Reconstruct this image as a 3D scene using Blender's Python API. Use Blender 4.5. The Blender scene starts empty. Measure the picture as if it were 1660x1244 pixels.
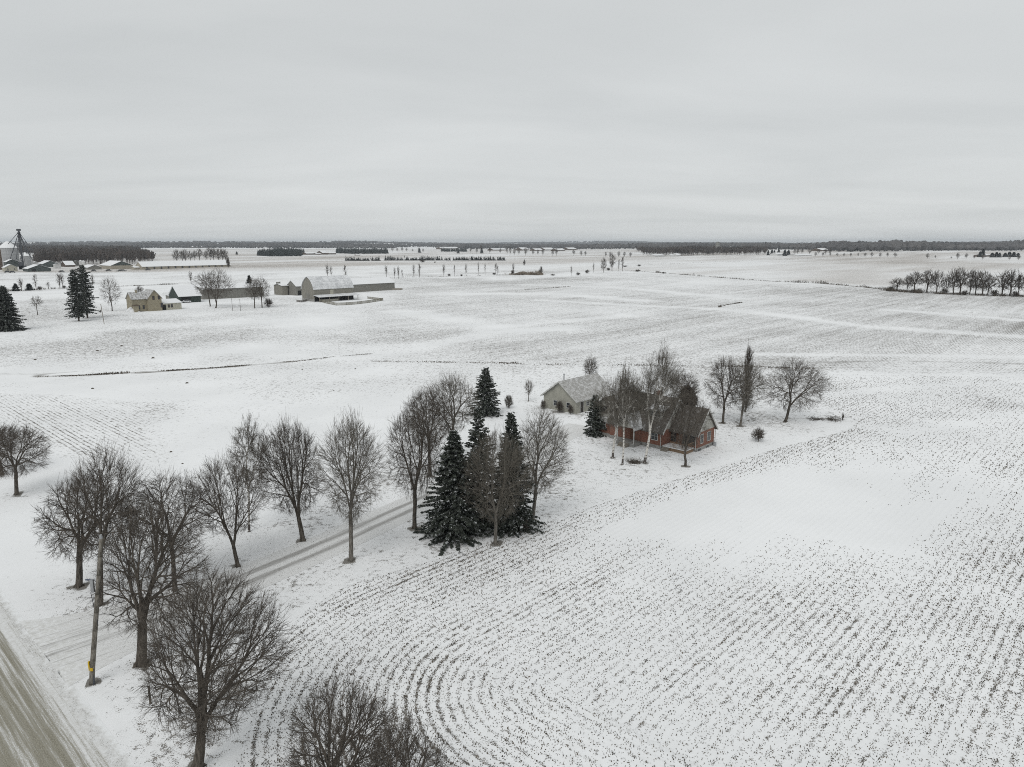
import bpy, math, random
import numpy as np
from mathutils import Vector, Matrix

# ------------------------------------------------------------------ camera, sky, sun, exposure
S = bpy.context.scene
C = bpy.data.collections.new('farm'); S.collection.children.link(C)
CAMH = 32.0; FPX = 1152.0; CX = 830.0; CY = 622.0
PITCH = math.atan((622 - 393.5) / FPX)
cam = bpy.data.cameras.new('camera'); camo = bpy.data.objects.new('camera', cam); C.objects.link(camo)
camo.location = (0, 0, CAMH); camo.rotation_euler = (math.pi / 2 - PITCH, 0, 0)
cam.sensor_fit = 'HORIZONTAL'; cam.sensor_width = 36.0; cam.lens = 36.0 * FPX / 1660.0
cam.clip_start = 0.5; cam.clip_end = 60000
S.camera = camo
S.view_settings.view_transform = 'Standard'; S.view_settings.look = 'None'
S.render.engine = 'CYCLES'; S.cycles.filter_width = 1.0; S.cycles.use_denoising = False
S.view_settings.exposure = 0.0; S.view_settings.gamma = 1.0
SUN_EL = math.radians(50); SUN_AZ = math.radians(200)      # behind the camera, veiled by the overcast
W = bpy.data.worlds.new('World'); S.world = W; W.use_nodes = True
nt = W.node_tree; nt.nodes.clear()
out = nt.nodes.new('ShaderNodeOutputWorld'); bg = nt.nodes.new('ShaderNodeBackground')
sky = nt.nodes.new('ShaderNodeTexSky'); sky.sky_type = 'NISHITA'; sky.sun_disc = False
sky.sun_elevation = SUN_EL; sky.sun_rotation = SUN_AZ
tc = nt.nodes.new('ShaderNodeTexCoord')
sep = nt.nodes.new('ShaderNodeSeparateXYZ'); nt.links.new(tc.outputs['Generated'], sep.inputs[0])
def wmath(op, a, b=None):
    n = nt.nodes.new('ShaderNodeMath'); n.operation = op
    for i, q in enumerate((a, b)):
        if q is None: continue
        if isinstance(q, (int, float)): n.inputs[i].default_value = q
        else: nt.links.new(q, n.inputs[i])
    return n.outputs[0]
zc = wmath('ADD', wmath('MAXIMUM', sep.outputs[2], 0.0), 0.10)
cmb = nt.nodes.new('ShaderNodeCombineXYZ')
nt.links.new(wmath('DIVIDE', sep.outputs[0], zc), cmb.inputs[0])
nt.links.new(wmath('DIVIDE', sep.outputs[1], zc), cmb.inputs[1])
mp = nt.nodes.new('ShaderNodeMapping'); mp.inputs['Rotation'].default_value = (0, 0, 0.35); mp.inputs['Scale'].default_value = (0.55, 1.0, 1.0)
nt.links.new(cmb.outputs[0], mp.inputs[0])
cn = nt.nodes.new('ShaderNodeTexNoise'); cn.inputs['Scale'].default_value = 0.62; cn.inputs['Detail'].default_value = 7; cn.inputs['Roughness'].default_value = 0.5
cn.inputs['Distortion'].default_value = 0.35
nt.links.new(mp.outputs[0], cn.inputs['Vector'])
rp = nt.nodes.new('ShaderNodeValToRGB')
rp.color_ramp.elements[0].position = 0.30; rp.color_ramp.elements[0].color = (5.62, 5.84, 5.88, 1)
rp.color_ramp.elements[1].position = 0.70; rp.color_ramp.elements[1].color = (6.84, 7.04, 7.06, 1)
nt.links.new(cn.outputs['Fac'], rp.inputs[0])
# the deck of cloud is a little brighter low down
grad = nt.nodes.new('ShaderNodeMapRange'); grad.inputs['From Min'].default_value = 0.0; grad.inputs['From Max'].default_value = 0.75
grad.inputs['To Min'].default_value = 1.07; grad.inputs['To Max'].default_value = 0.95
nt.links.new(sep.outputs[2], grad.inputs['Value'])
vm = nt.nodes.new('ShaderNodeVectorMath'); vm.operation = 'SCALE'
nt.links.new(rp.outputs[0], vm.inputs[0]); nt.links.new(grad.outputs[0], vm.inputs['Scale'])
mx = nt.nodes.new('ShaderNodeMixRGB'); mx.inputs[0].default_value = 0.97
nt.links.new(sky.outputs[0], mx.inputs[1]); nt.links.new(vm.outputs[0], mx.inputs[2])
bg.inputs['Strength'].default_value = 0.1
nt.links.new(mx.outputs[0], bg.inputs['Color']); nt.links.new(bg.outputs[0], out.inputs['Surface'])
sl = bpy.data.lights.new('sun', 'SUN'); sl.energy = 1.35; sl.angle = math.radians(35); sl.color = (1, 0.985, 0.96)
so = bpy.data.objects.new('sun', sl); C.objects.link(so)
sd = Vector((math.sin(SUN_AZ) * math.cos(SUN_EL), math.cos(SUN_AZ) * math.cos(SUN_EL), math.sin(SUN_EL)))
so.rotation_euler = sd.to_track_quat('Z', 'Y').to_euler(); so.location = (0, -50, 200)

# ------------------------------------------------------------------ terrain height and photo points on the ground
A = math.radians(43.0); UX, UY = math.sin(A), math.cos(A)     # u runs away from the road, v runs along it
def uv2(u, v): return UX * u - UY * v, UY * u + UX * v
def touv(x, y): return x * UX + y * UY, -x * UY + y * UX
def sstep(a, b, x):
    t = np.clip((np.asarray(x, float) - a) / (b - a), 0, 1); return t * t * (3 - 2 * t)
def H(x, y):
    x = np.asarray(x, float); y = np.asarray(y, float); r = np.hypot(x, y)
    w = sstep(160, 700, r)
    z = w * (0.8 * np.sin(x * 0.0065 + 1.2) * np.cos(y * 0.0085 + 0.4) + 0.35 * np.sin(x * 0.021 + y * 0.017))
    far = sstep(2600, 7500, r)
    hills = 14 + 15 * np.sin(x * 0.00061 + 0.7) * np.cos(y * 0.0005 + 0.2) + 8 * np.sin(x * 0.0017 + y * 0.0003 + 2.0) + 4 * np.sin(x * 0.0043 + 1.0)
    return z + far * np.maximum(hills, -5) + 9 * sstep(1500, 2500, r) * sstep(150, 800, x) * (1 - far)
def at(px, py):
    X = px - CX; Y = CY - py
    dx, dy, dz = X, FPX * math.cos(PITCH) + Y * math.sin(PITCH), Y * math.cos(PITCH) - FPX * math.sin(PITCH)
    hl = math.hypot(dx, dy); r = np.geomspace(8, 13500, 900); g = CAMH + dz / hl * r - H(dx / hl * r, dy / hl * r)
    i = int(np.argmax(g < 0)) if (g < 0).any() else len(r) - 1
    lo, hi = r[max(i - 1, 0)], r[i]
    for _ in range(18):
        m = (lo + hi) / 2
        if CAMH + dz / hl * m - float(H(dx / hl * m, dy / hl * m)) < 0: hi = m
        else: lo = m
    x, y = dx / hl * hi, dy / hl * hi
    return Vector((x, y, float(H(x, y))))
def proj(x, y, z):
    z = z - CAMH
    yc = z * math.cos(PITCH) + y * math.sin(PITCH); zc_ = y * math.cos(PITCH) - z * math.sin(PITCH)
    return CX + FPX * x / zc_, CY - FPX * yc / zc_
def height_to(p, ytop):                                       # metres from p up to the photo's row ytop
    lo, hi = 0.1, 90.0
    for _ in range(40):
        m = (lo + hi) / 2
        if proj(p.x, p.y, p.z + m)[1] > ytop: lo = m
        else: hi = m
    return lo
def ppm(p): return FPX / math.sqrt(p.x ** 2 + p.y ** 2 + (CAMH - p.z) ** 2)

def vnoise(x, y, s, seed=0):
    x = np.asarray(x, float) / s; y = np.asarray(y, float) / s
    xi = np.floor(x).astype(np.int64); yi = np.floor(y).astype(np.int64); fx = x - xi; fy = y - yi
    fx = fx * fx * (3 - 2 * fx); fy = fy * fy * (3 - 2 * fy)
    def h(a, b):
        n = (a * 374761393 + b * 668265263 + seed * 974634777) & 0xffffffff
        n = ((n ^ (n >> 13)) * 1274126177) & 0xffffffff
        return ((n ^ (n >> 16)) & 0xffff) / 65535.0
    return (h(xi, yi) * (1 - fx) + h(xi + 1, yi) * fx) * (1 - fy) + (h(xi, yi + 1) * (1 - fx) + h(xi + 1, yi + 1) * fx) * fy
def fbm(x, y, s, seed=0): return 0.5 * vnoise(x, y, s, seed) + 0.3 * vnoise(x, y, s * .47, seed + 1) + 0.2 * vnoise(x, y, s * .21, seed + 2)
def pts(*a): return [tuple(at(px, py))[:2] for px, py in a]
def sdpoly(x, y, P):                                          # signed distance, negative inside
    d = np.full(x.shape, 1e18); ins = np.zeros(x.shape, bool); n = len(P)
    for i in range(n):
        x0, y0 = P[i]; x1, y1 = P[(i + 1) % n]; ex, ey = x1 - x0, y1 - y0
        t = np.clip(((x - x0) * ex + (y - y0) * ey) / (ex * ex + ey * ey + 1e-9), 0, 1)
        d = np.minimum(d, (x - x0 - t * ex) ** 2 + (y - y0 - t * ey) ** 2)
        c = ((y0 > y) != (y1 > y)) & (x < (x1 - x0) * (y - y0) / (y1 - y0 + 1e-12) + x0); ins ^= c
    d = np.sqrt(d); return np.where(ins, -d, d)
def dline(x, y, P):
    d = np.full(x.shape, 1e18)
    for i in range(len(P) - 1):
        x0, y0 = P[i]; x1, y1 = P[i + 1]; ex, ey = x1 - x0, y1 - y0
        t = np.clip(((x - x0) * ex + (y - y0) * ey) / (ex * ex + ey * ey + 1e-9), 0, 1)
        d = np.minimum(d, (x - x0 - t * ex) ** 2 + (y - y0 - t * ey) ** 2)
    return np.sqrt(d)

# ------------------------------------------------------------------ the fields: where stubble shows through the snow
CU, CV = touv(*at(905, 1120)[:2])
Z_NEAR = pts((330, 1400), (400, 1200), (440, 1085), (485, 1000), (560, 952), (730, 902), (900, 843), (1060, 790), (1250, 731), (1380, 697), (1390, 684), (1345, 660), (1325, 640), (1310, 607), (1700, 612), (2600, 640), (2400, 1300), (1500, 2200), (600, 2200))
Z_MID = pts((640, 474), (700, 462), (820, 455), (960, 446), (1010, 442), (1200, 450), (1400, 466), (1660, 479), (2300, 500), (2400, 600), (1660, 603), (1200, 592), (900, 588), (600, 584), (560, 577), (640, 566), (700, 560), (560, 520), (600, 495))
Z_LEFT = pts((-300, 640), (0, 640), (130, 648), (215, 655), (240, 700), (270, 760), (180, 745), (100, 730), (0, 700), (-200, 690))
Z_LPATCH = pts((150, 658), (250, 654), (310, 660), (260, 678), (160, 682))
Z_YARD = pts((85, 1000), (100, 930), (200, 900), (420, 850), (640, 770), (700, 735), (900, 700), (960, 690), (1180, 660), (1290, 680), (1330, 690), (1120, 760), (1060, 785), (730, 898), (480, 990), (420, 1130), (330, 1290), (250, 1290), (235, 1130), (170, 1030))
Z_FARF = pts((-700, 447), (200, 441), (620, 440), (1010, 439), (1400, 462), (2500, 497), (2500, 400.5), (-1200, 400.5))
BARE = [(pts((655, 504), (770, 527), (835, 535), (905, 533)), 9), (pts((560, 578), (640, 572), (700, 558), (790, 540), (905, 533)), 5),
        (pts((880, 487), (1040, 496), (1165, 501), (1260, 510), (1400, 530), (1660, 546), (2200, 580)), 5),
        (pts((700, 477), (900, 476), (1040, 488)), 8), (pts((850, 462), (1000, 466), (1200, 484)), 7),
        (pts((1020, 512), (900, 522), (800, 530)), 5), (pts((1450, 503), (1560, 512), (1660, 520)), 5), (pts((1180, 574), (1500, 577), (1700, 580)), 2.5),
        (pts((1180, 604), (1660, 612)), 3), (pts((1330, 688), (1480, 700), (1700, 668)), 3.0), (pts((1340, 640), (1480, 628), (1660, 618)), 2.0)]
GRASS = [(pts((60, 611), (130, 609), (250, 603), (330, 598), (420, 591), (480, 586)), 1.3, .65), (pts((480, 586), (540, 578), (600, 574), (650, 570)), 1.3, .35),
         (pts((600, 586), (760, 588), (900, 591)), 1.3, .18), (pts((900, 591), (1180, 594), (1320, 598)), 1.2, .22), (pts((-150, 606), (60, 607), (120, 603)), 1.3, .5),
         (pts((1320, 588), (1450, 585), (1660, 590), (2000, 592)), 1.8, .5), (pts((1330, 678), (1390, 684), (1440, 692)), 1.2, .35),
         (pts((740, 552), (700, 556), (660, 566)), .7, .4)]
def near_rows(u, v):
    du = CU - u; dv = v - CV
    arc = np.hypot(np.maximum(du, 0), np.maximum(dv, 0))
    out_ = np.where((du > 0) | (dv > 0), arc, 0)
    c = np.where((du <= 0) , dv, np.where(dv > 0, arc, du))
    a = np.where((du > 0) & (dv > 0), np.arctan2(dv, du) * arc, np.where(du <= 0, u, v))
    return c, a
def field(x, y):
    u, v = touv(x, y); r = np.hypot(x, y)
    wob = (fbm(x, y, 9, 3) - .5)
    n1 = fbm(x, y, 42, 11); n2 = fbm(x, y, 14, 17); n3 = fbm(x, y, 150, 23)
    dens = 0.08 + 0.05 * n2 + sstep(95, 190, r) * np.clip(.15 + 1.1 * (n1 - .5) + .8 * (n3 - .5) + .10 * sstep(-60, 80, x), 0, .5); tint = np.zeros_like(x); rowk = np.zeros_like(x)
    rc, ra = v.copy(), u.copy()
    near = 1 - sstep(-.6, .6, sdpoly(x, y, Z_NEAR) + wob)
    nc, na = near_rows(u, v)
    # bare wind-swept snow in the middle of the near field
    bx, by = at(1230, 822)[:2]; ex, ey = x - bx, y - by
    ru, rv = (ex * UX + ey * UY), (-ex * UY + ey * UX)
    bare = 1 - sstep(.15, 1.7, np.hypot(ex / 39, ey / 18) + (n2 - .5) * .8 + (fbm(rv * 1.6, ru * .12, 5, 31) - .5) * .9)
    b2 = 1 - sstep(.6, 1.2, np.hypot((x - at(1010, 770)[0]) / 16, (y - at(1010, 770)[1]) / 10) + (n2 - .5) * .5)
    dn = 0.50 + 0.50 * (n2 - .5) + .35 * (n1 - .5)
    dn = dn - 0.30 * sstep(80, 125, r)
    dn = dn + .25 * (1 - sstep(5, 17, np.hypot(x - at(560, 1200)[0], y - at(560, 1200)[1])))
    dn = np.maximum(dn, .16) * (1 - np.maximum(bare, b2 * .75)) ** 1.6
    ed = dline(x, y, pts((560, 952), (730, 902), (900, 843), (1060, 790), (1250, 731), (1380, 697))); dn = dn + .23 * (1 - sstep(1.0, 6, ed + (n2 - .5) * 5))
    dens = dens * (1 - near) + near * np.clip(dn, 0, 1.2)
    rowk = np.maximum(rowk, near); rc = np.where(near > .5, nc, rc); ra = np.where(near > .5, na, ra)
    mid = 1 - sstep(-14, 12, sdpoly(x, y, Z_MID) + (n2 - .5) * 22)
    dk = 1 - sstep(.3, 1.3, np.hypot((x - at(740, 492)[0]) / 85, (y - at(740, 492)[1]) / 60))
    dm = 0.66 + .5 * (n1 - .5) + 1.1 * (n3 - .5) + .22 * dk
    dens = dens * (1 - mid) + mid * dm; rowk = np.maximum(rowk, mid * .75)
    lf = 1 - sstep(-3, 4, sdpoly(x, y, Z_LEFT) + wob * 5)
    dens = dens * (1 - lf) + lf * (.62 + .6 * (n2 - .5)); rowk = np.maximum(rowk, lf); rc = np.where(lf > .3, u, rc); ra = np.where(lf > .3, v, ra)
    lp = 1 - sstep(-6, 5, sdpoly(x, y, Z_LPATCH) + wob * 6); dens = dens * (1 - lp) + lp * .6
    yd = 1 - sstep(-2.5, 3.5, sdpoly(x, y, Z_YARD) + wob * 4)
    dens = dens * (1 - yd * (1 - near)) + yd * (1 - near) * (.56 + .8 * (n2 - .5) + .35 * (fbm(x, y, 5, 5) - .5))
    ff = 1 - sstep(-15, 25, sdpoly(x, y, Z_FARF))
    strip = fbm(u * .35, v * 1.4, 160, 51)
    dens = dens * (1 - ff) + ff * (.46 + .8 * (strip - .5)); tint = np.maximum(tint, ff * np.clip(.12 + 1.5 * (strip - .42), 0, .62)); rowk = np.maximum(rowk, ff * .3)
    wr = fbm(x, y, 12, 77)
    for P, w in BARE:
        k = 1 - sstep(w * .1, w * 1.9, dline(x, y, P) + (wr - .5) * w * 1.8); dens = dens * (1 - .66 * k); tint = tint * (1 - .8 * k)
    dark = np.zeros_like(x)
    for P, w, s in GRASS:
        g = vnoise(x, y, 4, 91)
        dark = np.maximum(dark, s * (1 - sstep(w * .3, w * 2.0, dline(x, y, P) + (wr - .5) * w)) * (.75 + .4 * g))
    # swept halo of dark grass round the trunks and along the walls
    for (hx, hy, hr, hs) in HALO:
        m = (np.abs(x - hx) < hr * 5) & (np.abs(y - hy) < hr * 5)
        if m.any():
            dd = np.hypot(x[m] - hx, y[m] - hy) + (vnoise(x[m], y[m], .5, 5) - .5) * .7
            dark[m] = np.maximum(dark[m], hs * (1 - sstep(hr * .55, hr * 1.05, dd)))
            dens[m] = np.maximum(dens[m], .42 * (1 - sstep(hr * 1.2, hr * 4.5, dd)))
    GR = sstep(95, 150, r) * (1 - yd)
    return dens, rc, ra, rowk, tint, dark, GR

# ------------------------------------------------------------------ materials
def new_mat(name):
    m = bpy.data.materials.new(name); m.use_nodes = True; n = m.node_tree; b = n.nodes['Principled BSDF']; return m, n, b
def node(n, t, **k):
    q = n.nodes.new(t)
    for a, v in k.items():
        if a in q.inputs: q.inputs[a].default_value = v
        else: setattr(q, a, v)
    return q
def mth(n, op, *a):
    q = n.nodes.new('ShaderNodeMath'); q.operation = op
    for i, v in enumerate(a):
        if isinstance(v, (int, float)): q.inputs[i].default_value = v
        else: n.links.new(v, q.inputs[i])
    return q.outputs[0]
def mrange(n, v, a, b, c=0.0, d=1.0, smooth=True):
    q = n.nodes.new('ShaderNodeMapRange'); q.interpolation_type = 'SMOOTHSTEP' if smooth else 'LINEAR'
    n.links.new(v, q.inputs['Value'])
    for nm, w in zip(('From Min', 'From Max', 'To Min', 'To Max'), (a, b, c, d)):
        if isinstance(w, (int, float)): q.inputs[nm].default_value = w
        else: n.links.new(w, q.inputs[nm])
    return q.outputs[0]
def mixc(n, f, a, b):
    q = n.nodes.new('ShaderNodeMixRGB')
    for i, v in zip((0, 1, 2), (f, a, b)):
        if isinstance(v, (int, float)): q.inputs[i].default_value = v
        elif isinstance(v, tuple): q.inputs[i].default_value = (*v, 1)
        else: n.links.new(v, q.inputs[i])
    return q.outputs[0]
def noise(n, vec, scale, detail=2.0, rough=.5, out='Fac'):
    q = n.nodes.new('ShaderNodeTexNoise'); q.inputs['Scale'].default_value = scale; q.inputs['Detail'].default_value = detail; q.inputs['Roughness'].default_value = rough
    if vec is not None: n.links.new(vec, q.inputs['Vector'])
    return q.outputs[out]
def objpos(n, world=True):
    return n.nodes.new('ShaderNodeNewGeometry').outputs['Position'] if world else n.nodes.new('ShaderNodeTexCoord').outputs['Object']
def attr(n, name):
    q = n.nodes.new('ShaderNodeAttribute'); q.attribute_name = name; return q.outputs['Fac']
def bump(n, b, h, strength=.4, dist=.05):
    q = n.nodes.new('ShaderNodeBump'); q.inputs['Strength'].default_value = strength; q.inputs['Distance'].default_value = dist
    n.links.new(h, q.inputs['Height']); n.links.new(q.outputs[0], b.inputs['Normal'])
def simple(name, c1, c2=None, scale=3.0, rough=.8, metal=0.0, lo=.35, hi=.65, detail=4):
    m, n, b = new_mat(name); c2 = c2 or tuple(q * .75 for q in c1)
    f = mrange(n, noise(n, objpos(n, False), scale, detail, .6), lo, hi)
    n.links.new(mixc(n, f, c2, c1), b.inputs['Base Color']); b.inputs['Roughness'].default_value = rough; b.inputs['Metallic'].default_value = metal
    b.inputs['Specular IOR Level'].default_value = .25
    return m
SNOW1 = (.825, .835, .84); SNOW2 = (.765, .775, .78)
def ground_mat():
    m, n, b = new_mat('snowy_ground'); p = objpos(n)
    dens, rc, ra, rowk, tint, dark = (attr(n, k) for k in ('dens', 'rowc', 'rowa', 'rowk', 'tint', 'dark')); gr_ = attr(n, 'grain')
    nw = noise(n, p, .6, 1)
    ph = mth(n, 'FRACT', mth(n, 'ADD', mth(n, 'MULTIPLY', rc, 1 / .76), mth(n, 'MULTIPLY', mth(n, 'SUBTRACT', nw, .5), .5)))
    tri = mth(n, 'SUBTRACT', 1.0, mth(n, 'ABSOLUTE', mth(n, 'SUBTRACT', mth(n, 'MULTIPLY', ph, 2.0), 1.0)))
    stripe = mrange(n, tri, .30, 1.0)
    cv = node(n, 'ShaderNodeCombineXYZ'); n.links.new(mth(n, 'MULTIPLY', rc, .55), cv.inputs[0]); n.links.new(mth(n, 'MULTIPLY', ra, .02), cv.inputs[1])
    rv = noise(n, cv.outputs[0], 1.0, 3, .65)
    rowvar = mrange(n, rv, .32, .68, .70, 1.18, False)
    cv2 = node(n, 'ShaderNodeCombineXYZ'); n.links.new(mth(n, 'MULTIPLY', rc, .16), cv2.inputs[0]); n.links.new(mth(n, 'MULTIPLY', ra, .007), cv2.inputs[1])
    rowvar = mth(n, 'MULTIPLY', rowvar, mrange(n, noise(n, cv2.outputs[0], 1.0, 2), .35, .65, .7, 1.3, False))
    w = mth(n, 'MULTIPLY', mrange(n, stripe, 0, 1, .38, 1.10, False), rowvar)
    wr = mth(n, 'ADD', mth(n, 'MULTIPLY', w, rowk), mth(n, 'SUBTRACT', 1.0, rowk))
    n1 = noise(n, p, 9.5, 3, .7); n2 = noise(n, p, 1.7, 2); n3 = noise(n, p, .55, 2)
    nn = mth(n, 'ADD', mth(n, 'ADD', mth(n, 'MULTIPLY', n1, .48), mth(n, 'MULTIPLY', n2, .34)), mth(n, 'MULTIPLY', n3, .18))
    thr = mth(n, 'SUBTRACT', mrange(n, gr_, 0, 1, .628, .612), mth(n, 'MULTIPLY', mth(n, 'MULTIPLY', dens, wr), .185))
    q = mrange(n, nn, thr, mth(n, 'ADD', thr, .045))
    base = mixc(n, mrange(n, noise(n, p, .045, 4), .35, .65), SNOW2, SNOW1)
    base = mixc(n, mth(n, 'MULTIPLY', mrange(n, noise(n, p, .9, 3), .42, .7), mth(n, 'MULTIPLY', dens, .16)), base, (.50, .49, .46))
    base = mixc(n, tint, base, (.52, .475, .43))
    soil = mixc(n, mrange(n, noise(n, p, 3.0, 2), .35, .65), (.060, .055, .046), (.17, .15, .125))
    for sc_, am in ((2.3, .62), (1.05, .50)):                  # separate tufts, seen as grain from afar
        vo = node(n, 'ShaderNodeTexVoronoi'); vo.inputs['Scale'].default_value = sc_; n.links.new(p, vo.inputs['Vector']); sx = node(n, 'ShaderNodeSeparateXYZ'); n.links.new(vo.outputs['Color'], sx.inputs[0])
        lim = mth(n, 'MULTIPLY', mth(n, 'MULTIPLY', dens, wr), mrange(n, rowk, .80, 1.0, .95, .20, False))
        d_ = mth(n, 'MULTIPLY', mrange(n, vo.outputs['Distance'], .26, .36, 1, 0), mth(n, 'LESS_THAN', sx.outputs[0], lim))
        q = mth(n, 'MAXIMUM', q, mth(n, 'MULTIPLY', mth(n, 'MULTIPLY', d_, am), mth(n, 'MULTIPLY', gr_, mrange(n, dens, .12, .25))))
    col = mixc(n, mth(n, 'MULTIPLY', q, .88), base, soil)
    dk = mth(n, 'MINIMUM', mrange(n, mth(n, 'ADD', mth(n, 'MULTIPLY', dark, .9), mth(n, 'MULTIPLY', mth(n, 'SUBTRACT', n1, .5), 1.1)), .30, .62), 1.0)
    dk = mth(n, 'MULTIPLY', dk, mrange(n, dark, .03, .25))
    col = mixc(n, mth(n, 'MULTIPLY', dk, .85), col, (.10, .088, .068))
    n.links.new(col, b.inputs['Base Color']); b.inputs['Roughness'].default_value = .9; b.inputs['Specular IOR Level'].default_value = .15
    hh = mth(n, 'ADD', mth(n, 'MULTIPLY', noise(n, p, 1.2, 4), .5), mth(n, 'MULTIPLY', mth(n, 'MULTIPLY', stripe, rowk), .35))
    bump(n, b, hh, .35, .12)
    return m

# ------------------------------------------------------------------ mesh builders
def link(o): C.objects.link(o); return o
def mesh_np(name, verts, faces_idx, loop_counts, mats, mat_idx=None, smooth=False):
    me = bpy.data.meshes.new(name); nv = len(verts); nl = len(faces_idx); nf = len(loop_counts)
    me.vertices.add(nv); me.vertices.foreach_set('co', np.asarray(verts, np.float32).ravel())
    me.loops.add(nl); me.loops.foreach_set('vertex_index', np.asarray(faces_idx, np.int32))
    me.polygons.add(nf); st = np.concatenate(([0], np.cumsum(loop_counts)[:-1])).astype(np.int32)
    me.polygons.foreach_set('loop_start', st); me.polygons.foreach_set('loop_total', np.asarray(loop_counts, np.int32))
    if mat_idx is not None: me.polygons.foreach_set('material_index', np.asarray(mat_idx, np.int32))
    me.polygons.foreach_set('use_smooth', np.full(nf, smooth))
    for m in (mats if isinstance(mats, (list, tuple)) else [mats]): me.materials.append(m)
    me.update(calc_edges=True); return me
def tag(o, label=None, cat=None, group=None, kind=None):
    if label: o['label'] = label
    if cat: o['category'] = cat
    if group: o['group'] = group
    if kind: o['kind'] = kind
    return o
def empty(name, label, cat, loc=(0, 0, 0), rz=0.0, group=None):
    o = link(bpy.data.objects.new(name, None)); o.location = loc; o.rotation_euler = (0, 0, rz); o.empty_display_size = .5
    return tag(o, label, cat, group)
def part(name, me, parent, label=None):
    o = link(bpy.data.objects.new(name, me)); o.parent = parent
    if label: o['label'] = label
    return o
def dup(root, loc, rz, label, group, sc=(1, 1, 1)):
    r = root.copy(); C.objects.link(r); r.location = loc; r.rotation_euler = (0, 0, rz); r.scale = sc
    if label: r['label'] = label
    if group: r['group'] = group
    for ch in list(root.children):
        c = ch.copy(); C.objects.link(c); c.parent = r
        for g in ch.children:
            d = g.copy(); C.objects.link(d); d.parent = c
    return r
class MB:
    def __init__(s): s.v = []; s.f = []
    def poly(s, ps):
        i = len(s.v); s.v += [tuple(p) for p in ps]; s.f.append(list(range(i, i + len(ps)))); return s
    def box(s, x0, x1, y0, y1, z0, z1):
        i = len(s.v); s.v += [(x0, y0, z0), (x1, y0, z0), (x1, y1, z0), (x0, y1, z0), (x0, y0, z1), (x1, y0, z1), (x1, y1, z1), (x0, y1, z1)]
        for f in ((0, 3, 2, 1), (4, 5, 6, 7), (0, 1, 5, 4), (1, 2, 6, 5), (2, 3, 7, 6), (3, 0, 4, 7)): s.f.append([i + k for k in f])
        return s
    def prism(s, prof, a0, a1, axis='y'):                    # profile (h, z) swept along the axis
        n = len(prof); i = len(s.v)
        for a in (a0, a1):
            for (h, z) in prof: s.v.append((h, a, z) if axis == 'y' else (a, h, z))
        s.f.append([i + k for k in range(n)]); s.f.append([i + n + k for k in reversed(range(n))])
        for k in range(n): s.f.append([i + k, i + n + k, i + n + (k + 1) % n, i + (k + 1) % n])
        return s
    def bar(s, p, q, r, k=5, r2=None):
        p = Vector(p); q = Vector(q); d = (q - p).normalized(); a = d.orthogonal().normalized(); b_ = d.cross(a); i = len(s.v)
        for c, rr in ((p, r), (q, r if r2 is None else r2)):
            for j in range(k):
                t = 2 * math.pi * j / k; s.v.append(tuple(c + (a * math.cos(t) + b_ * math.sin(t)) * rr))
        for j in range(k): s.f.append([i + j, i + (j + 1) % k, i + k + (j + 1) % k, i + k + j])
        s.f.append([i + j for j in reversed(range(k))]); s.f.append([i + k + j for j in range(k)])
        return s
    def lathe(s, cx, cy, prof, k=20):
        i = len(s.v); m = len(prof)
        for (r, z) in prof:
            for j in range(k):
                t = 2 * math.pi * j / k; s.v.append((cx + r * math.cos(t), cy + r * math.sin(t), z))
        for a in range(m - 1):
            for j in range(k):
                s.f.append([i + a * k + j, i + a * k + (j + 1) % k, i + (a + 1) * k + (j + 1) % k, i + (a + 1) * k + j])
        s.f.append([i + j for j in reversed(range(k))]); s.f.append([i + (m - 1) * k + j for j in range(k)])
        return s
    def build(s, name, mat, parent=None, label=None, smooth=False):
        me = bpy.data.meshes.new(name); me.from_pydata(s.v, [], s.f); me.materials.append(mat); me.update()
        import bmesh
        bm = bmesh.new(); bm.from_mesh(me); bmesh.ops.recalc_face_normals(bm, faces=bm.faces); bm.to_mesh(me); bm.free()
        if smooth: me.polygons.foreach_set('use_smooth', [True] * len(me.polygons))
        o = link(bpy.data.objects.new(name, me)); o.parent = parent
        if label: o['label'] = label
        return o

# ------------------------------------------------------------------ bare trees: limbs that divide until they reach every point of the crown
def tubes(P0, P1, R0, R1, k):
    P0 = np.asarray(P0, float); P1 = np.asarray(P1, float); n = len(P0)
    d = P1 - P0; L = np.linalg.norm(d, axis=1, keepdims=True) + 1e-9; d = d / L
    ref = np.where(np.abs(d[:, 2:3]) > .9, np.array([[1., 0, 0]]), np.array([[0, 0, 1.]]))
    a = np.cross(d, ref); a /= np.linalg.norm(a, axis=1, keepdims=True) + 1e-9; b = np.cross(d, a)
    t = np.arange(k) * 2 * np.pi / k; cs, sn = np.cos(t), np.sin(t)
    ring = a[:, None, :] * cs[None, :, None] + b[:, None, :] * sn[None, :, None]
    v0 = P0[:, None, :] + ring * np.asarray(R0)[:, None, None]; v1 = (P1 + d * np.asarray(R1)[:, None] * .4)[:, None, :] + ring * np.asarray(R1)[:, None, None]
    V = np.concatenate([v0, v1], 1).reshape(-1, 3)
    base = (np.arange(n) * 2 * k)[:, None]; j = np.arange(k); jn = (j + 1) % k
    F = np.stack([base + j, base + jn, base + k + jn, base + k + j], -1).reshape(-1, 4)
    return V, F
def combine(parts_):
    Vs, Fi, Lc, o = [], [], [], 0
    for V, F in parts_:
        if len(V) == 0: continue
        Vs.append(V); Fi.append((F + o).ravel()); Lc.append(np.full(len(F), F.shape[1])); o += len(V)
    return np.concatenate(Vs), np.concatenate(Fi), np.concatenate(Lc)
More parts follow.
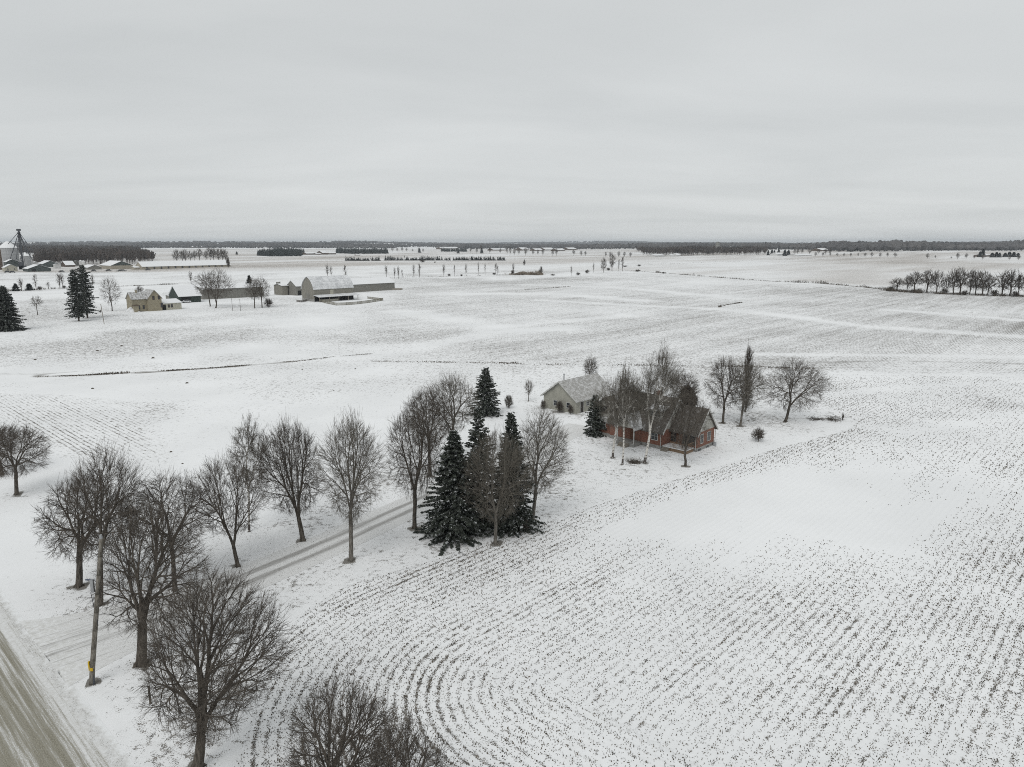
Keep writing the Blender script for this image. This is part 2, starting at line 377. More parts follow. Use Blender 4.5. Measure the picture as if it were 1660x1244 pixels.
PROF = {
    'oval':   lambda t: (np.clip(t, .001, 1) ** .72) * (1.02 - np.clip(t, 0, 1)) ** .52 * 1.72,
    'round':  lambda t: (np.clip(t, .001, 1) ** .50) * (1.02 - np.clip(t, 0, 1)) ** .48 * 1.44,
    'vase':   lambda t: (np.clip(t, .001, 1) ** .95) * (1.02 - np.clip(t, 0, 1)) ** .55 * 2.05,
    'column': lambda t: np.minimum(1, .45 + t * 3) * (1.03 - np.clip(t, 0, 1)) ** .22,
    'spread': lambda t: np.sin(np.pi * np.clip(t, 0, 1) ** .62) ** .5,
    'wisp':   lambda t: np.sin(np.pi * np.clip(t, 0, 1) ** .9) ** .8,
}
def skeleton(rng, Ht, R, hb, N, prof, shell, off=(0, 0), forks=1, fork_h=None, lump=.18, trop=.22, stiff=.30, frac=.30):
    """end points fill the crown; limbs are grown by splitting them again and again"""
    pr = PROF[prof]; t = rng.random(N * 3) ** .9; keep = rng.random(len(t)) < pr(t) ** 1.3 + .06; t = t[keep][:N]; N = len(t)
    ang = rng.random(N) * 2 * np.pi; rr = rng.random(N) ** shell
    ph = rng.random(4) * 6.28
    lmp = 1 + lump * (np.sin(ang * 3 + ph[0] + t * 5) * .5 + np.sin(ang * 5 + ph[1] - t * 7) * .3 + np.sin(ang * 2 + ph[2] + t * 11) * .4)
    top = Ht * (1 + .05 * rng.standard_normal(N))
    rad = R * pr(t) * rr * lmp
    z = hb + (top - hb) * (t * (1 - .10 * rr ** 2) + .0)
    ofk = np.minimum(1, .35 + t * 1.3)
    pt = np.stack([rad * np.cos(ang) + off[0] * ofk, rad * np.sin(ang) + off[1] * ofk, z], 1)
    P0, P1, n0, n1 = [], [], [], []
    fh = fork_h if fork_h else hb * .9
    stack = []
    lean = np.array([off[0] * .12, off[1] * .12, 0])
    p = np.zeros(3); q = np.array([lean[0] + rng.normal(0, .03), lean[1] + rng.normal(0, .03), fh * .5]); r = np.array([lean[0] * 2 + rng.normal(0, .04), lean[1] * 2 + rng.normal(0, .04), fh])
    for a, b in ((p, q), (q, r)): P0.append(a); P1.append(b); n0.append(N); n1.append(N)
    if forks > 1:                                            # divide the crown between several stems first
        c = rng.random() * 6.28; a_ = (np.arctan2(pt[:, 1] - off[1] * .5, pt[:, 0] - off[0] * .5) - c) % (2 * np.pi)
        ids = (a_ / (2 * np.pi) * forks).astype(int)
        for k in range(forks):
            s = pt[ids == k]
            if len(s): stack.append((r, np.array([0, 0, 1.]), s))
    else: stack.append((r, np.array([0, 0, 1.]), pt))
    tips = []
    while stack:
        p, d, s = stack.pop(); n = len(s)
        if n == 1:
            P0.append(p); P1.append(s[0]); n0.append(1); n1.append(1); tips.append((p, s[0])); continue
        c = s.mean(0); v = c - p; L = np.linalg.norm(v)
        big = n > N * .45
        f = frac * (.75 if big else 1) * rng.uniform(.75, 1.25)
        v = v / (L + 1e-6) * (1 - stiff) + d * stiff; v[2] += trop * (.35 if n > 30 else .15); v += rng.normal(0, .055, 3); v /= np.linalg.norm(v)
        q = p + v * max(L * f, .12)
        if n <= 2 and L < .2: q = p + v * .15
        P0.append(p); P1.append(q); n0.append(n); n1.append(n)
        w = s - q; wn = w / (np.linalg.norm(w, axis=1, keepdims=True) + 1e-6)
        if n > 4:
            m = wn - wn.mean(0); cov = m.T @ m; ax = np.linalg.eigh(cov)[1][:, 2 if rng.random() < .8 else 1]
        else: ax = rng.standard_normal(3)
        pr_ = wn @ ax; fr = rng.uniform(.3, .7) if n > 3 else .5
        th = np.sort(pr_)[min(max(int(n * fr), 1), n - 1)]
        a = pr_ < th
        if a.all() or not a.any(): a = np.arange(n) < n // 2
        stack.append((q, v, s[a])); stack.append((q, v, s[~a]))
    return np.array(P0), np.array(P1), np.array(n0), N, tips
def tree_meshes(seed, Ht, R, hb=None, N=1800, prof='oval', shell=.45, off=(0, 0), forks=1, fork_h=None, rtip=.0075, rexp=.44, twigs=3, twig_len=.55, twig_w=.011,
                droop=0.0, bark=None, bark2=None, spread=.26, split=.10, **kw):
    rng = np.random.default_rng(seed); hb = hb if hb else Ht * .22
    P0, P1, n0, N, tips = skeleton(rng, Ht, R, hb, N, prof, shell, off, forks, fork_h, **kw)
    rad = rtip * n0 ** rexp
    # wood is thicker at the start of each piece
    r0 = rad * 1.06; r1 = rad * .94
    r0[0] = rad[0] * 1.22; r1[0] = rad[0] * 1.05; r0[1] = rad[1] * 1.08
    main = n0 > N * split
    tr = [tubes(P0[main], P1[main], r0[main], r1[main], 8)]
    # root flare
    ang = rng.random() * 6
    fl0 = np.array([[0, 0, .35 * rad[0] * 4]] * 4); fl1 = np.array([[math.cos(ang + k * 1.57) * rad[0] * 1.75, math.sin(ang + k * 1.57) * rad[0] * 1.75, -.05] for k in range(4)])
    tr.append(tubes(fl0, fl1, np.full(4, rad[0] * .7), np.full(4, rad[0] * .3), 5))
    V, F, Lc = combine(tr); tm = mesh_np('trunk', V, F, Lc, bark, smooth=True)
    parts_ = []
    for lo, hi, k in ((0, .022, 3), (.022, .07, 4), (.07, 9, 6)):
        s = (~main) & (rad >= lo) & (rad < hi)
        if s.any(): parts_.append(tubes(P0[s], P1[s], r0[s], r1[s], k))
    # twigs: at the tips and off the thin wood
    thin = (n0 <= 6); a0, a1 = P0[thin], P1[thin]; m = len(a0) * twigs
    idx = np.repeat(np.arange(len(a0)), twigs); f = rng.random((m, 1)) * .9 + .1
    st = a0[idx] + (a1[idx] - a0[idx]) * f; d = a1[idx] - a0[idx]; d /= np.linalg.norm(d, axis=1, keepdims=True) + 1e-9
    d = d + rng.standard_normal((m, 3)) * spread; d[:, 2] += .16 if not droop else -.1; d /= np.linalg.norm(d, axis=1, keepdims=True)
    L = twig_len * rng.uniform(.45, 1.25, (m, 1)); en = st + d * L
    if droop:
        mid = en; en2 = mid + np.concatenate([d[:, :2] * .25, np.full((m, 1), -1.0)], 1) * (droop * rng.uniform(.4, 1.3, (m, 1)))
        parts_.append(tubes(mid, en2, np.full(m, twig_w * .8), np.full(m, twig_w * .3), 3))
    parts_.append(tubes(st, en, np.full(m, twig_w), np.full(m, twig_w * (.7 if droop else .4)), 3))
    V, F, Lc = combine(parts_); cm = mesh_np('branches', V, F, Lc, bark2 or bark, smooth=True)
    return tm, cm
def bark_mat(name, c1, c2, scale=6):
    m, n, b = new_mat(name); p = objpos(n, False); mp_ = node(n, 'ShaderNodeMapping'); mp_.inputs['Scale'].default_value = (1, 1, .25); n.links.new(p, mp_.inputs[0])
    f = noise(n, mp_.outputs[0], scale, 4, .65)
    n.links.new(mixc(n, mrange(n, f, .35, .65), c1, c2), b.inputs['Base Color']); b.inputs['Roughness'].default_value = .95; b.inputs['Specular IOR Level'].default_value = .1
    bump(n, b, f, .6, .04); return m
BARK = bark_mat('bark', (.050, .044, .037), (.125, .11, .093)); TWIG = bark_mat('twig_bark', (.075, .066, .057), (.135, .118, .10), 2)
BARKL = bark_mat('light_bark', (.09, .083, .073), (.19, .175, .155)); TWIGL = bark_mat('light_twig_bark', (.108, .098, .082), (.172, .157, .134), 2)
TWIGP = bark_mat('poplar_twig', (.055, .047, .038), (.10, .085, .07), 2)
def birch_mat():
    m, n, b = new_mat('birch_bark'); p = objpos(n, False); mp_ = node(n, 'ShaderNodeMapping'); mp_.inputs['Scale'].default_value = (1, 1, 3.2); n.links.new(p, mp_.inputs[0])
    f = noise(n, mp_.outputs[0], 2.2, 4, .7); sp = node(n, 'ShaderNodeSeparateXYZ'); n.links.new(p, sp.inputs[0])
    low = mrange(n, sp.outputs[2], .3, 1.6, .16, 0.0)
    n.links.new(mixc(n, mrange(n, mth(n, 'ADD', f, low), .52, .60), (.56, .54, .50), (.07, .06, .055)), b.inputs['Base Color']); b.inputs['Roughness'].default_value = .8
    return m
BIRCH = birch_mat()

# ------------------------------------------------------------------ spruces: a stem, whorls of boughs and hanging sprays of needles
def needle_mat(name, c1, c2, snow=.55):
    m, n, b = new_mat(name); p = objpos(n, False); g = n.nodes.new('ShaderNodeNewGeometry')
    f = noise(n, p, 3.0, 3); base = mixc(n, mrange(n, f, .35, .65), c1, c2)
    s = mrange(n, noise(n, p, 2.6, 3), .56, .68, 0, snow)
    n.links.new(mixc(n, s, base, (.62, .64, .65)), b.inputs['Base Color']); b.inputs['Roughness'].default_value = .9; b.inputs['Specular IOR Level'].default_value = .15
    return m
NEEDLE = needle_mat('spruce_needles', (.030, .036, .030), (.062, .069, .057), .70)
NEEDLEF = needle_mat('far_needles', (.016, .022, .022), (.035, .042, .038), .10)
def conifer_meshes(seed, Ht, R, zb=.4, dens=1.0, rag=.16, skirt=0.0, droop=.35, leafw=.085, leaf=.42, taper=.85, gap=0.0, mat=None, snowtop=True):
    rng = np.random.default_rng(seed); mat = mat or NEEDLE
    r_t = .014 * Ht + .05
    tm = mesh_np('trunk', *combine([tubes([[0, 0, -.1], [0, 0, Ht * .5]], [[0, 0, Ht * .5], [0, 0, Ht * .97]], np.array([r_t, r_t * .55]), np.array([r_t * .55, .02]), 8)]), BARK, smooth=True)
    z = zb; Bp0, Bp1, Bl = [], [], []
    while z < Ht - .15:
        t = (z - zb) / (Ht - zb); rad = R * (1 - t) ** taper * (.55 + .45 * min(1, t * 6 + .55)) + .10
        nb = int(rng.integers(6, 10) * (1 if t < .8 else .7)); a0 = rng.random() * 6.28
        for k in range(nb):
            if rng.random() < gap * (1 - t): continue
            a = a0 + 6.283 * k / nb + rng.normal(0, .15); L = rad * rng.uniform(.66, 1.16) * (1 + rag * (math.sin(3 * a + z * 1.3 + seed) + .7 * math.sin(5 * a - z * 2.1)) + skirt * max(0, 1 - t * 6))
            dz = L * (rng.uniform(-.12, .10) - droop * (1 - t) + .45 * t); zz = z + rng.normal(0, .12)
            Bp0.append((0, 0, zz)); Bp1.append((math.cos(a) * L, math.sin(a) * L, max(zz + dz, .12)))
        z += max(.16, .030 * Ht * rng.uniform(.7, 1.1)) / max(dens, .3) * (1 - .4 * t)
    P0 = np.array(Bp0, float); P1 = np.array(Bp1, float); Lb = np.linalg.norm(P1 - P0, axis=1)
    bo = tubes(P0, P1, .010 + .012 * Lb / max(R, 1), np.full(len(P0), .006), 3)
    cnt = np.maximum((Lb * 15 * dens / (leaf / .42) ** 2).astype(int), 4); idx = np.repeat(np.arange(len(P0)), cnt); m = len(idx)
    f = rng.random((m, 1)) ** .75; f = .12 + .9 * f
    c = P0[idx] + (P1[idx] - P0[idx]) * f
    d = (P1 - P0)[idx]; d /= np.linalg.norm(d, axis=1, keepdims=True) + 1e-9
    side = np.cross(d, [0, 0, 1.]); side /= np.linalg.norm(side, axis=1, keepdims=True) + 1e-9
    sg = rng.choice([-1., 1.], (m, 1)); dirv = d * rng.uniform(.3, 1.0, (m, 1)) + side * sg * rng.uniform(.2, 1.0, (m, 1)); dirv[:, 2] -= rng.uniform(.0, .6, m)
    dirv /= np.linalg.norm(dirv, axis=1, keepdims=True); Ll = leaf * rng.uniform(.55, 1.25, (m, 1)) * (1.15 - .5 * f)
    c = c + rng.normal(0, .04, (m, 3)); e = c + dirv * Ll
    wv = np.cross(dirv, rng.standard_normal((m, 3))); wv /= np.linalg.norm(wv, axis=1, keepdims=True) + 1e-9; wv *= leafw * rng.uniform(.7, 1.4, (m, 1)) * (leaf / .42)
    mid = c + dirv * Ll * .45
    V = np.stack([c, mid + wv, e, mid - wv], 1).reshape(-1, 3); F = (np.arange(m) * 4)[:, None] + np.arange(4)
    V2, F2, L2 = combine([bo, (V, F)])
    V2[:, 2] = np.maximum(V2[:, 2], .03)
    return tm, mesh_np('foliage', V2, F2, L2, mat)
HALO = []
trees_done = []
SEED = [100]
def place_tree(name, label, cat, group, bx, by, ytop, wpx, tm_cm=None, cxo=0.0, halo=None, **kw):
    """one tree of its own: base pixel, top row, crown width in photo pixels"""
    p = at(bx, by); ht = height_to(p, ytop); m = ppm(p); R = wpx / m / 2
    SEED[0] += 7; seed = kw.pop('seed', SEED[0])
    o = empty(name, label, cat, p, 0, group)
    tm, cm = tree_meshes(seed, ht, R, off=(cxo / m, 0), **kw)
    part('trunk', tm, o); part('branches', cm, o)
    return o
def place_spruce(label, group, bx, by, ytop, wpx, name='spruce_tree', halo=None, **kw):
    p = at(bx, by); ht = height_to(p, ytop); R = wpx / ppm(p) / 2; SEED[0] += 7
    o = empty(name, label, 'spruce tree', p, 0, group); tm, cm = conifer_meshes(kw.pop('seed', SEED[0]), ht, R, **kw)
    part('trunk', tm, o); part('foliage', cm, o)
    return o

# ------------------------------------------------------------------ what stands near: one row per tree (label, group, base x, base y, top row, crown width, kind of growth)
G_DR = 'bare trees along the driveway and road'; G_YD = 'bare trees round the brick house'
M = dict
TREES = [
 ('largest bare tree, low forked limbs, at the bottom beside the stubble rows', G_DR, 320, 1246, 926, 206, M(N=3000, prof='oval', forks=2, fork_h=2.1, hb=1.9, cxo=38, shell=.5, rtip=.0085, seed=5)),
 ('bare tree with thick twisted trunk splitting low, right of the utility pole', G_DR, 229, 1077, 806, 158, M(N=2100, prof='round', forks=3, fork_h=3.2, hb=2.7, cxo=34, shell=.6, rtip=.010, rexp=.46, seed=12, trop=.35)),
 ('bare spreading tree nearest the road, left of the utility pole', G_DR, 128, 951, 762, 130, M(N=2100, prof='round', hb=2.7, cxo=22, shell=.55, rtip=.009, seed=23)),
 ('tall bare tree rising behind the utility pole', G_DR, 163, 981, 722, 118, M(N=1900, prof='oval', hb=4.0, cxo=28, shell=.5, seed=31)),
 ('bare tree on the driveway verge behind the twisted trunk', G_DR, 284, 958, 768, 138, M(N=2000, prof='oval', hb=3.6, cxo=4, seed=47)),
 ('bare tree with a wide V shaped fork left of the driveway', G_DR, 386, 919, 738, 130, M(N=1700, prof='round', forks=2, fork_h=2.2, hb=3.4, cxo=-12, shell=.55, seed=53)),
 ('dark dense bare tree with two upright stems, north side of the driveway', G_DR, 491, 877, 681, 112, M(N=3000, prof='round', forks=2, fork_h=2.6, hb=3.0, cxo=-14, shell=.5, seed=61)),
 ('vase shaped bare tree standing in front of the driveway tracks', G_DR, 569, 909, 672, 112, M(N=2300, prof='vase', hb=3.3, cxo=8, shell=.6, trop=.35, light=1, seed=71)),
 ('oval bare tree left of the large spruces', G_DR, 672, 857, 655, 106, M(N=2300, prof='oval', hb=3.2, cxo=4, shell=.55, trop=.3, seed=83)),
 ('bare tree behind the oval one, middle of the far driveway row', G_DR, 697, 772, 628, 88, M(N=1900, prof='oval', hb=3.6, cxo=-2, seed=97)),
 ('tall pale bare tree just left of the spruce tops', G_DR, 734, 752, 606, 92, M(N=1900, prof='vase', hb=3.6, cxo=-2, light=1, seed=103)),
 ('young brownish bare tree in front of the large spruces', G_DR, 803, 882, 697, 128, M(N=2300, prof='oval', hb=2.2, cxo=4, shell=.65, light=1, rexp=.42, seed=113)),
 ('pale bare tree on the right edge of the spruce clump', G_DR, 863, 846, 664, 98, M(N=2000, prof='oval', hb=3.0, cxo=16, light=1, seed=127)),
 ('round bare tree at the left edge of the photo', G_DR, 27, 802, 688, 92, M(N=1900, prof='round', hb=2.4, cxo=8, seed=131)),
 ('bare tree partly cut off by the left edge of the photo', G_DR, 4, 770, 688, 80, M(N=1200, prof='round', hb=2.4, cxo=-8, seed=137)),
 ('bare tree top reaching up at the bottom edge, left one of the two', G_DR, 530, 1400, 1106, 172, M(N=1500, prof='oval', hb=2.4, cxo=30, rtip=.009, forks=2, fork_h=2.4, seed=149)),
 ('bare tree top reaching up at the bottom edge, right one of the two', G_DR, 634, 1450, 1168, 132, M(N=1000, prof='oval', hb=2.4, cxo=22, rtip=.008, seed=151)),
 ('young bare tree in front of the porch deck of the brick house', G_YD, 1111, 756, 628, 84, M(N=1100, prof='vase', hb=1.7, cxo=-2, shell=.6, seed=163)),
 ('bare tree hidden behind the brick house roof', G_YD, 1110, 672, 604, 52, M(N=800, prof='oval', hb=2.2, seed=167)),
 ('bare tree rising behind the garage roof', G_YD, 957, 640, 576, 28, M(N=500, prof='oval', hb=2.2, seed=173)),
 ('slim young bare tree standing alone left of the garage', G_YD, 857, 651, 613, 15, M(N=160, prof='oval', hb=1.2, light=1, seed=179)),
 ('bare tree left of the poplar', G_YD, 1172, 686, 576, 66, M(N=1500, prof='round', hb=2.4, seed=181)),
 ('bare tree in front of the columnar poplar', G_YD, 1200, 691, 584, 66, M(N=1300, prof='oval', hb=2.2, cxo=8, light=1, seed=191)),
 ('broad round bare tree right of the poplar', G_YD, 1273, 684, 582, 106, M(N=2200, prof='round', hb=1.9, cxo=14, shell=.5, seed=193)),
]
BIRCHES = [
 ('left birch with outspread pale limbs in front of the brick house', 993, 743, 583, 92, M(N=620, cxo=16, forks=3, hb=4.5, fork_h=4.2, seed=211)),
 ('middle birch with single straight white trunk in front of the brick house', 1009, 753, 596, 70, M(N=380, cxo=2, hb=5.5, seed=223)),
 ('tallest birch with V shaped white trunk in front of the brick house', 1045, 751, 550, 84, M(N=800, cxo=24, forks=2, hb=6.0, fork_h=4.0, seed=227)),
]
SPRUCES = [
 ('largest spruce with skirt of boughs spread on the snow', 738, 868, 698, 118, M(R2=1, taper=.95, dens=1.9, gap=.10, rag=.13, skirt=.08, seed=231)),
 ('spruce standing behind the largest one, its tip showing above', 777, 852, 659, 96, M(taper=1.0, dens=1.3, gap=.10, rag=.22, seed=233)),
 ('dark spruce on the right of the clump, behind the young bare tree', 829, 858, 668, 84, M(taper=.95, dens=1.7, gap=.08, rag=.15, skirt=.05, seed=239)),
 ('symmetrical spruce standing alone behind the clump', 788, 672, 596, 56, M(taper=.85, dens=1.3, seed=241)),
 ('small dark spruce at the left corner of the brick house', 964, 706, 640, 36, M(taper=.75, seed=251)),
]
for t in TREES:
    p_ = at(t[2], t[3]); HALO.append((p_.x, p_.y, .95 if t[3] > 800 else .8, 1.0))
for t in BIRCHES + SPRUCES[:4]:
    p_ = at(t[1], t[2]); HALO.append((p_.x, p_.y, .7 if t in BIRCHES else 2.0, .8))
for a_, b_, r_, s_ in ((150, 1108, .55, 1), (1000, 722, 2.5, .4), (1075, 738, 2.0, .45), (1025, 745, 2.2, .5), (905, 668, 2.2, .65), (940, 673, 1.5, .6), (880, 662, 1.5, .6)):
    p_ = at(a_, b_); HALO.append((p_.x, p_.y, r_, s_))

# ------------------------------------------------------------------ ground: one sheet to the horizon
def build_ground():
    r = [0.0]; q = 3.0
    while q < 14000: r.append(q); q *= 1.0105
    r = np.array(r); fa = np.radians(50)
    th = np.concatenate([np.linspace(-fa, fa, 640), np.linspace(fa, 2 * np.pi - fa, 62)[1:-1]])
    nr, na = len(r), len(th); R_, T_ = np.meshgrid(r, th, indexing='ij')
    x = (R_ * np.sin(T_)).ravel(); y = (R_ * np.cos(T_)).ravel(); z = H(x, y)
    i, j = np.meshgrid(np.arange(nr - 1), np.arange(na), indexing='ij'); jn = (j + 1) % na
    F = np.stack([i * na + j, i * na + jn, (i + 1) * na + jn, (i + 1) * na + j], -1).reshape(-1, 4)
    at_ = field(x, y)
    me = mesh_np('ground', np.stack([x, y, z], 1), F.ravel(), np.full(len(F), 4), ground_mat(), smooth=True)
    for nm, v in zip(('dens', 'rowc', 'rowa', 'rowk', 'tint', 'dark', 'grain'), at_):
        a = me.attributes.new(nm, 'FLOAT', 'POINT'); a.data.foreach_set('value', v.astype(np.float32))
    tag(link(bpy.data.objects.new('ground', me)), kind='structure')
build_ground()

def sheet(name, nu, nv_, fn, mat, attrs=None):
    a, b = np.meshgrid(np.linspace(0, 1, nu), np.linspace(0, 1, nv_), indexing='ij'); P = fn(a.ravel(), b.ravel())
    i, j = np.meshgrid(np.arange(nu - 1), np.arange(nv_ - 1), indexing='ij')
    F = np.stack([i * nv_ + j, (i + 1) * nv_ + j, (i + 1) * nv_ + j + 1, i * nv_ + j + 1], -1).reshape(-1, 4)
    me = mesh_np(name, P[0], F.ravel(), np.full(len(F), 4), mat, smooth=True)
    for k, v in P[1].items():
        q = me.attributes.new(k, 'FLOAT', 'POINT'); q.data.foreach_set('value', v.astype(np.float32))
    return tag(link(bpy.data.objects.new(name, me)), kind='structure')

# road: gravel showing through, parallel to v; ragged edge of slush
ROAD_R = 12.4; ROAD_W = 10.0
def road_mat():
    m, n, b = new_mat('snowy_gravel_road'); p = objpos(n); ac, al = attr(n, 'acr'), attr(n, 'alo')
    cv = node(n, 'ShaderNodeCombineXYZ'); n.links.new(mth(n, 'MULTIPLY', ac, 1.5), cv.inputs[0]); n.links.new(mth(n, 'MULTIPLY', al, .035), cv.inputs[1])
    tr = noise(n, cv.outputs[0], 1.0, 5, .7)
    cv2 = node(n, 'ShaderNodeCombineXYZ'); n.links.new(mth(n, 'MULTIPLY', ac, 5.0), cv2.inputs[0]); n.links.new(mth(n, 'MULTIPLY', al, .10), cv2.inputs[1])
    tr2 = noise(n, cv2.outputs[0], 1.0, 4, .7); g = noise(n, p, 14, 3, .7); g2 = noise(n, p, 3.0, 4, .7)
    # bare gravel in the travelled middle, packed slush near the edge
    mid = mth(n, 'ADD', mrange(n, ac, 1.3, 2.9, -.02, .70), mth(n, 'MULTIPLY', mrange(n, mth(n, 'ABSOLUTE', mth(n, 'SUBTRACT', ac, 1.9)), .1, .55), -.22))
    k = mth(n, 'ADD', mid, mth(n, 'ADD', mth(n, 'MULTIPLY', mth(n, 'SUBTRACT', tr, .5), 2.9), mth(n, 'MULTIPLY', mth(n, 'SUBTRACT', tr2, .5), 1.5)))
    k = mth(n, 'ADD', k, mth(n, 'MULTIPLY', mth(n, 'SUBTRACT', g, .5), 1.9)); k = mrange(n, mth(n, 'ADD', k, .30), .10, .85)
    grav = mixc(n, mrange(n, g, .35, .65), (.16, .15, .115), (.33, .315, .26)); slush = mixc(n, mrange(n, g2, .3, .7), (.60, .60, .585), (.72, .73, .73))
    col = mixc(n, k, slush, grav); e = mth(n, 'ADD', ac, mth(n, 'MULTIPLY', mth(n, 'SUBTRACT', noise(n, p, .9, 5, .7), .5), 3.2))
    col = mixc(n, mrange(n, e, -.1, .55, 1, 0), col, (.78, .795, .80))
    col = mixc(n, mth(n, 'MULTIPLY', mth(n, 'MULTIPLY', mrange(n, mth(n, 'ABSOLUTE', mth(n, 'SUBTRACT', e, .75)), 0, .3, 1, 0), mrange(n, g, .5, .62)), .75), col, (.12, .11, .09))
    n.links.new(col, b.inputs['Base Color']); b.inputs['Roughness'].default_value = .85; b.inputs['Specular IOR Level'].default_value = .2
    bump(n, b, mth(n, 'ADD', mth(n, 'MULTIPLY', tr2, .6), mth(n, 'MULTIPLY', g, .4)), .25, .05); return m
def road_fn(a, b):
    v = -160 + a * 1060; bend = .0
    u = ROAD_R - b * ROAD_W; x, y = uv2(u, v)
    return np.stack([x, y, H(x, y) + .006], 1), {'acr': b * ROAD_W, 'alo': v}
sheet('road', 500, 12, road_fn, road_mat())
# driveway: two darker wheel tracks with snow between, widening where it meets the road
DRV = [tuple(at(*q)[:2]) for q in ((36, 1070), (210, 1012), (330, 967), (420, 930), (540, 879), (655, 826), (760, 779), (850, 738), (905, 708), (945, 690))]
def catmull(P, t):
    P = np.array([P[0]] + list(P) + [P[-1]], float); n = len(P) - 3; s = np.clip(t, 0, .99999) * n; i = s.astype(int); f = (s - i)[:, None]
    a, b_, c, d = P[i], P[i + 1], P[i + 2], P[i + 3]
    return .5 * ((2 * b_) + (c - a) * f + (2 * a - 5 * b_ + 4 * c - d) * f ** 2 + (3 * b_ - a - 3 * c + d) * f ** 3)
def drive_fn(a, b):
    c = catmull(DRV, a); d = catmull(DRV, np.minimum(a + .004, 1)) - catmull(DRV, np.maximum(a - .004, 0)); d /= np.linalg.norm(d, axis=1, keepdims=True) + 1e-9
    nrm = np.stack([-d[:, 1], d[:, 0]], 1); wd = 2.9 + 5.2 * np.exp(-a * 11); q = (b - .5) * 2
    P = c + nrm * (q * wd)[:, None]; ln = a * 95
    pu, pv = touv(P[:, 0], P[:, 1]); pu = np.maximum(pu, ROAD_R - .35); P = np.stack(uv2(pu, pv), 1)
    return np.stack([P[:, 0], P[:, 1], H(P[:, 0], P[:, 1]) + .012], 1), {'acr': q * wd, 'alo': ln}
def drive_mat():
    m, n, b = new_mat('driveway_tracks'); p = objpos(n); ac, al = attr(n, 'acr'), attr(n, 'alo')
    cv = node(n, 'ShaderNodeCombineXYZ'); n.links.new(mth(n, 'MULTIPLY', ac, 3.0), cv.inputs[0]); n.links.new(mth(n, 'MULTIPLY', al, .12), cv.inputs[1])
    w = noise(n, cv.outputs[0], 1.0, 4, .7); g = noise(n, p, 9, 3, .7)
    sh = mrange(n, al, 0, 26, .8, 0.0)
    ab = mth(n, 'ABSOLUTE', mth(n, 'SUBTRACT', mth(n, 'ABSOLUTE', ac), .88)); k = mrange(n, ab, .0, .85, .95, .12)
    k = mth(n, 'MULTIPLY', k, mrange(n, al, 4, 26, .55, 1.0)); k = mth(n, 'MULTIPLY', k, mrange(n, al, 62, 84, 1.0, .3))
    k = mth(n, 'ADD', k, mth(n, 'MULTIPLY', mth(n, 'SUBTRACT', w, .5), 1.9)); k = mth(n, 'MULTIPLY', mrange(n, k, .15, 1.0), mrange(n, mth(n, 'ABSOLUTE', ac), 1.5, 2.8, 1, 0))
    k = mth(n, 'ADD', mth(n, 'MULTIPLY', k, .85), mth(n, 'MULTIPLY', mth(n, 'MULTIPLY', mrange(n, w, .50, .66), .62), mth(n, 'MULTIPLY', sh, mrange(n, mth(n, 'ABSOLUTE', ac), 3.6, 5.2, 1, 0))))
    grav = mixc(n, mrange(n, g, .35, .65), (.20, .195, .185), (.36, .355, .34))
    sn = mixc(n, mth(n, 'MULTIPLY', mrange(n, g, .55, .62), .6), (.70, .705, .70), (.2, .19, .17))
    sl = mixc(n, mrange(n, noise(n, p, 2.5, 4, .7), .35, .65), (.60, .60, .58), (.75, .76, .76)); sn = mixc(n, mrange(n, mth(n, 'ADD', al, mth(n, 'MULTIPLY', w, 6.0)), 5, 14), sl, sn)
    n.links.new(mixc(n, k, sn, grav), b.inputs['Base Color']); b.inputs['Roughness'].default_value = .9; bump(n, b, w, .3, .05); return m
sheet('driveway', 260, 22, drive_fn, drive_mat())

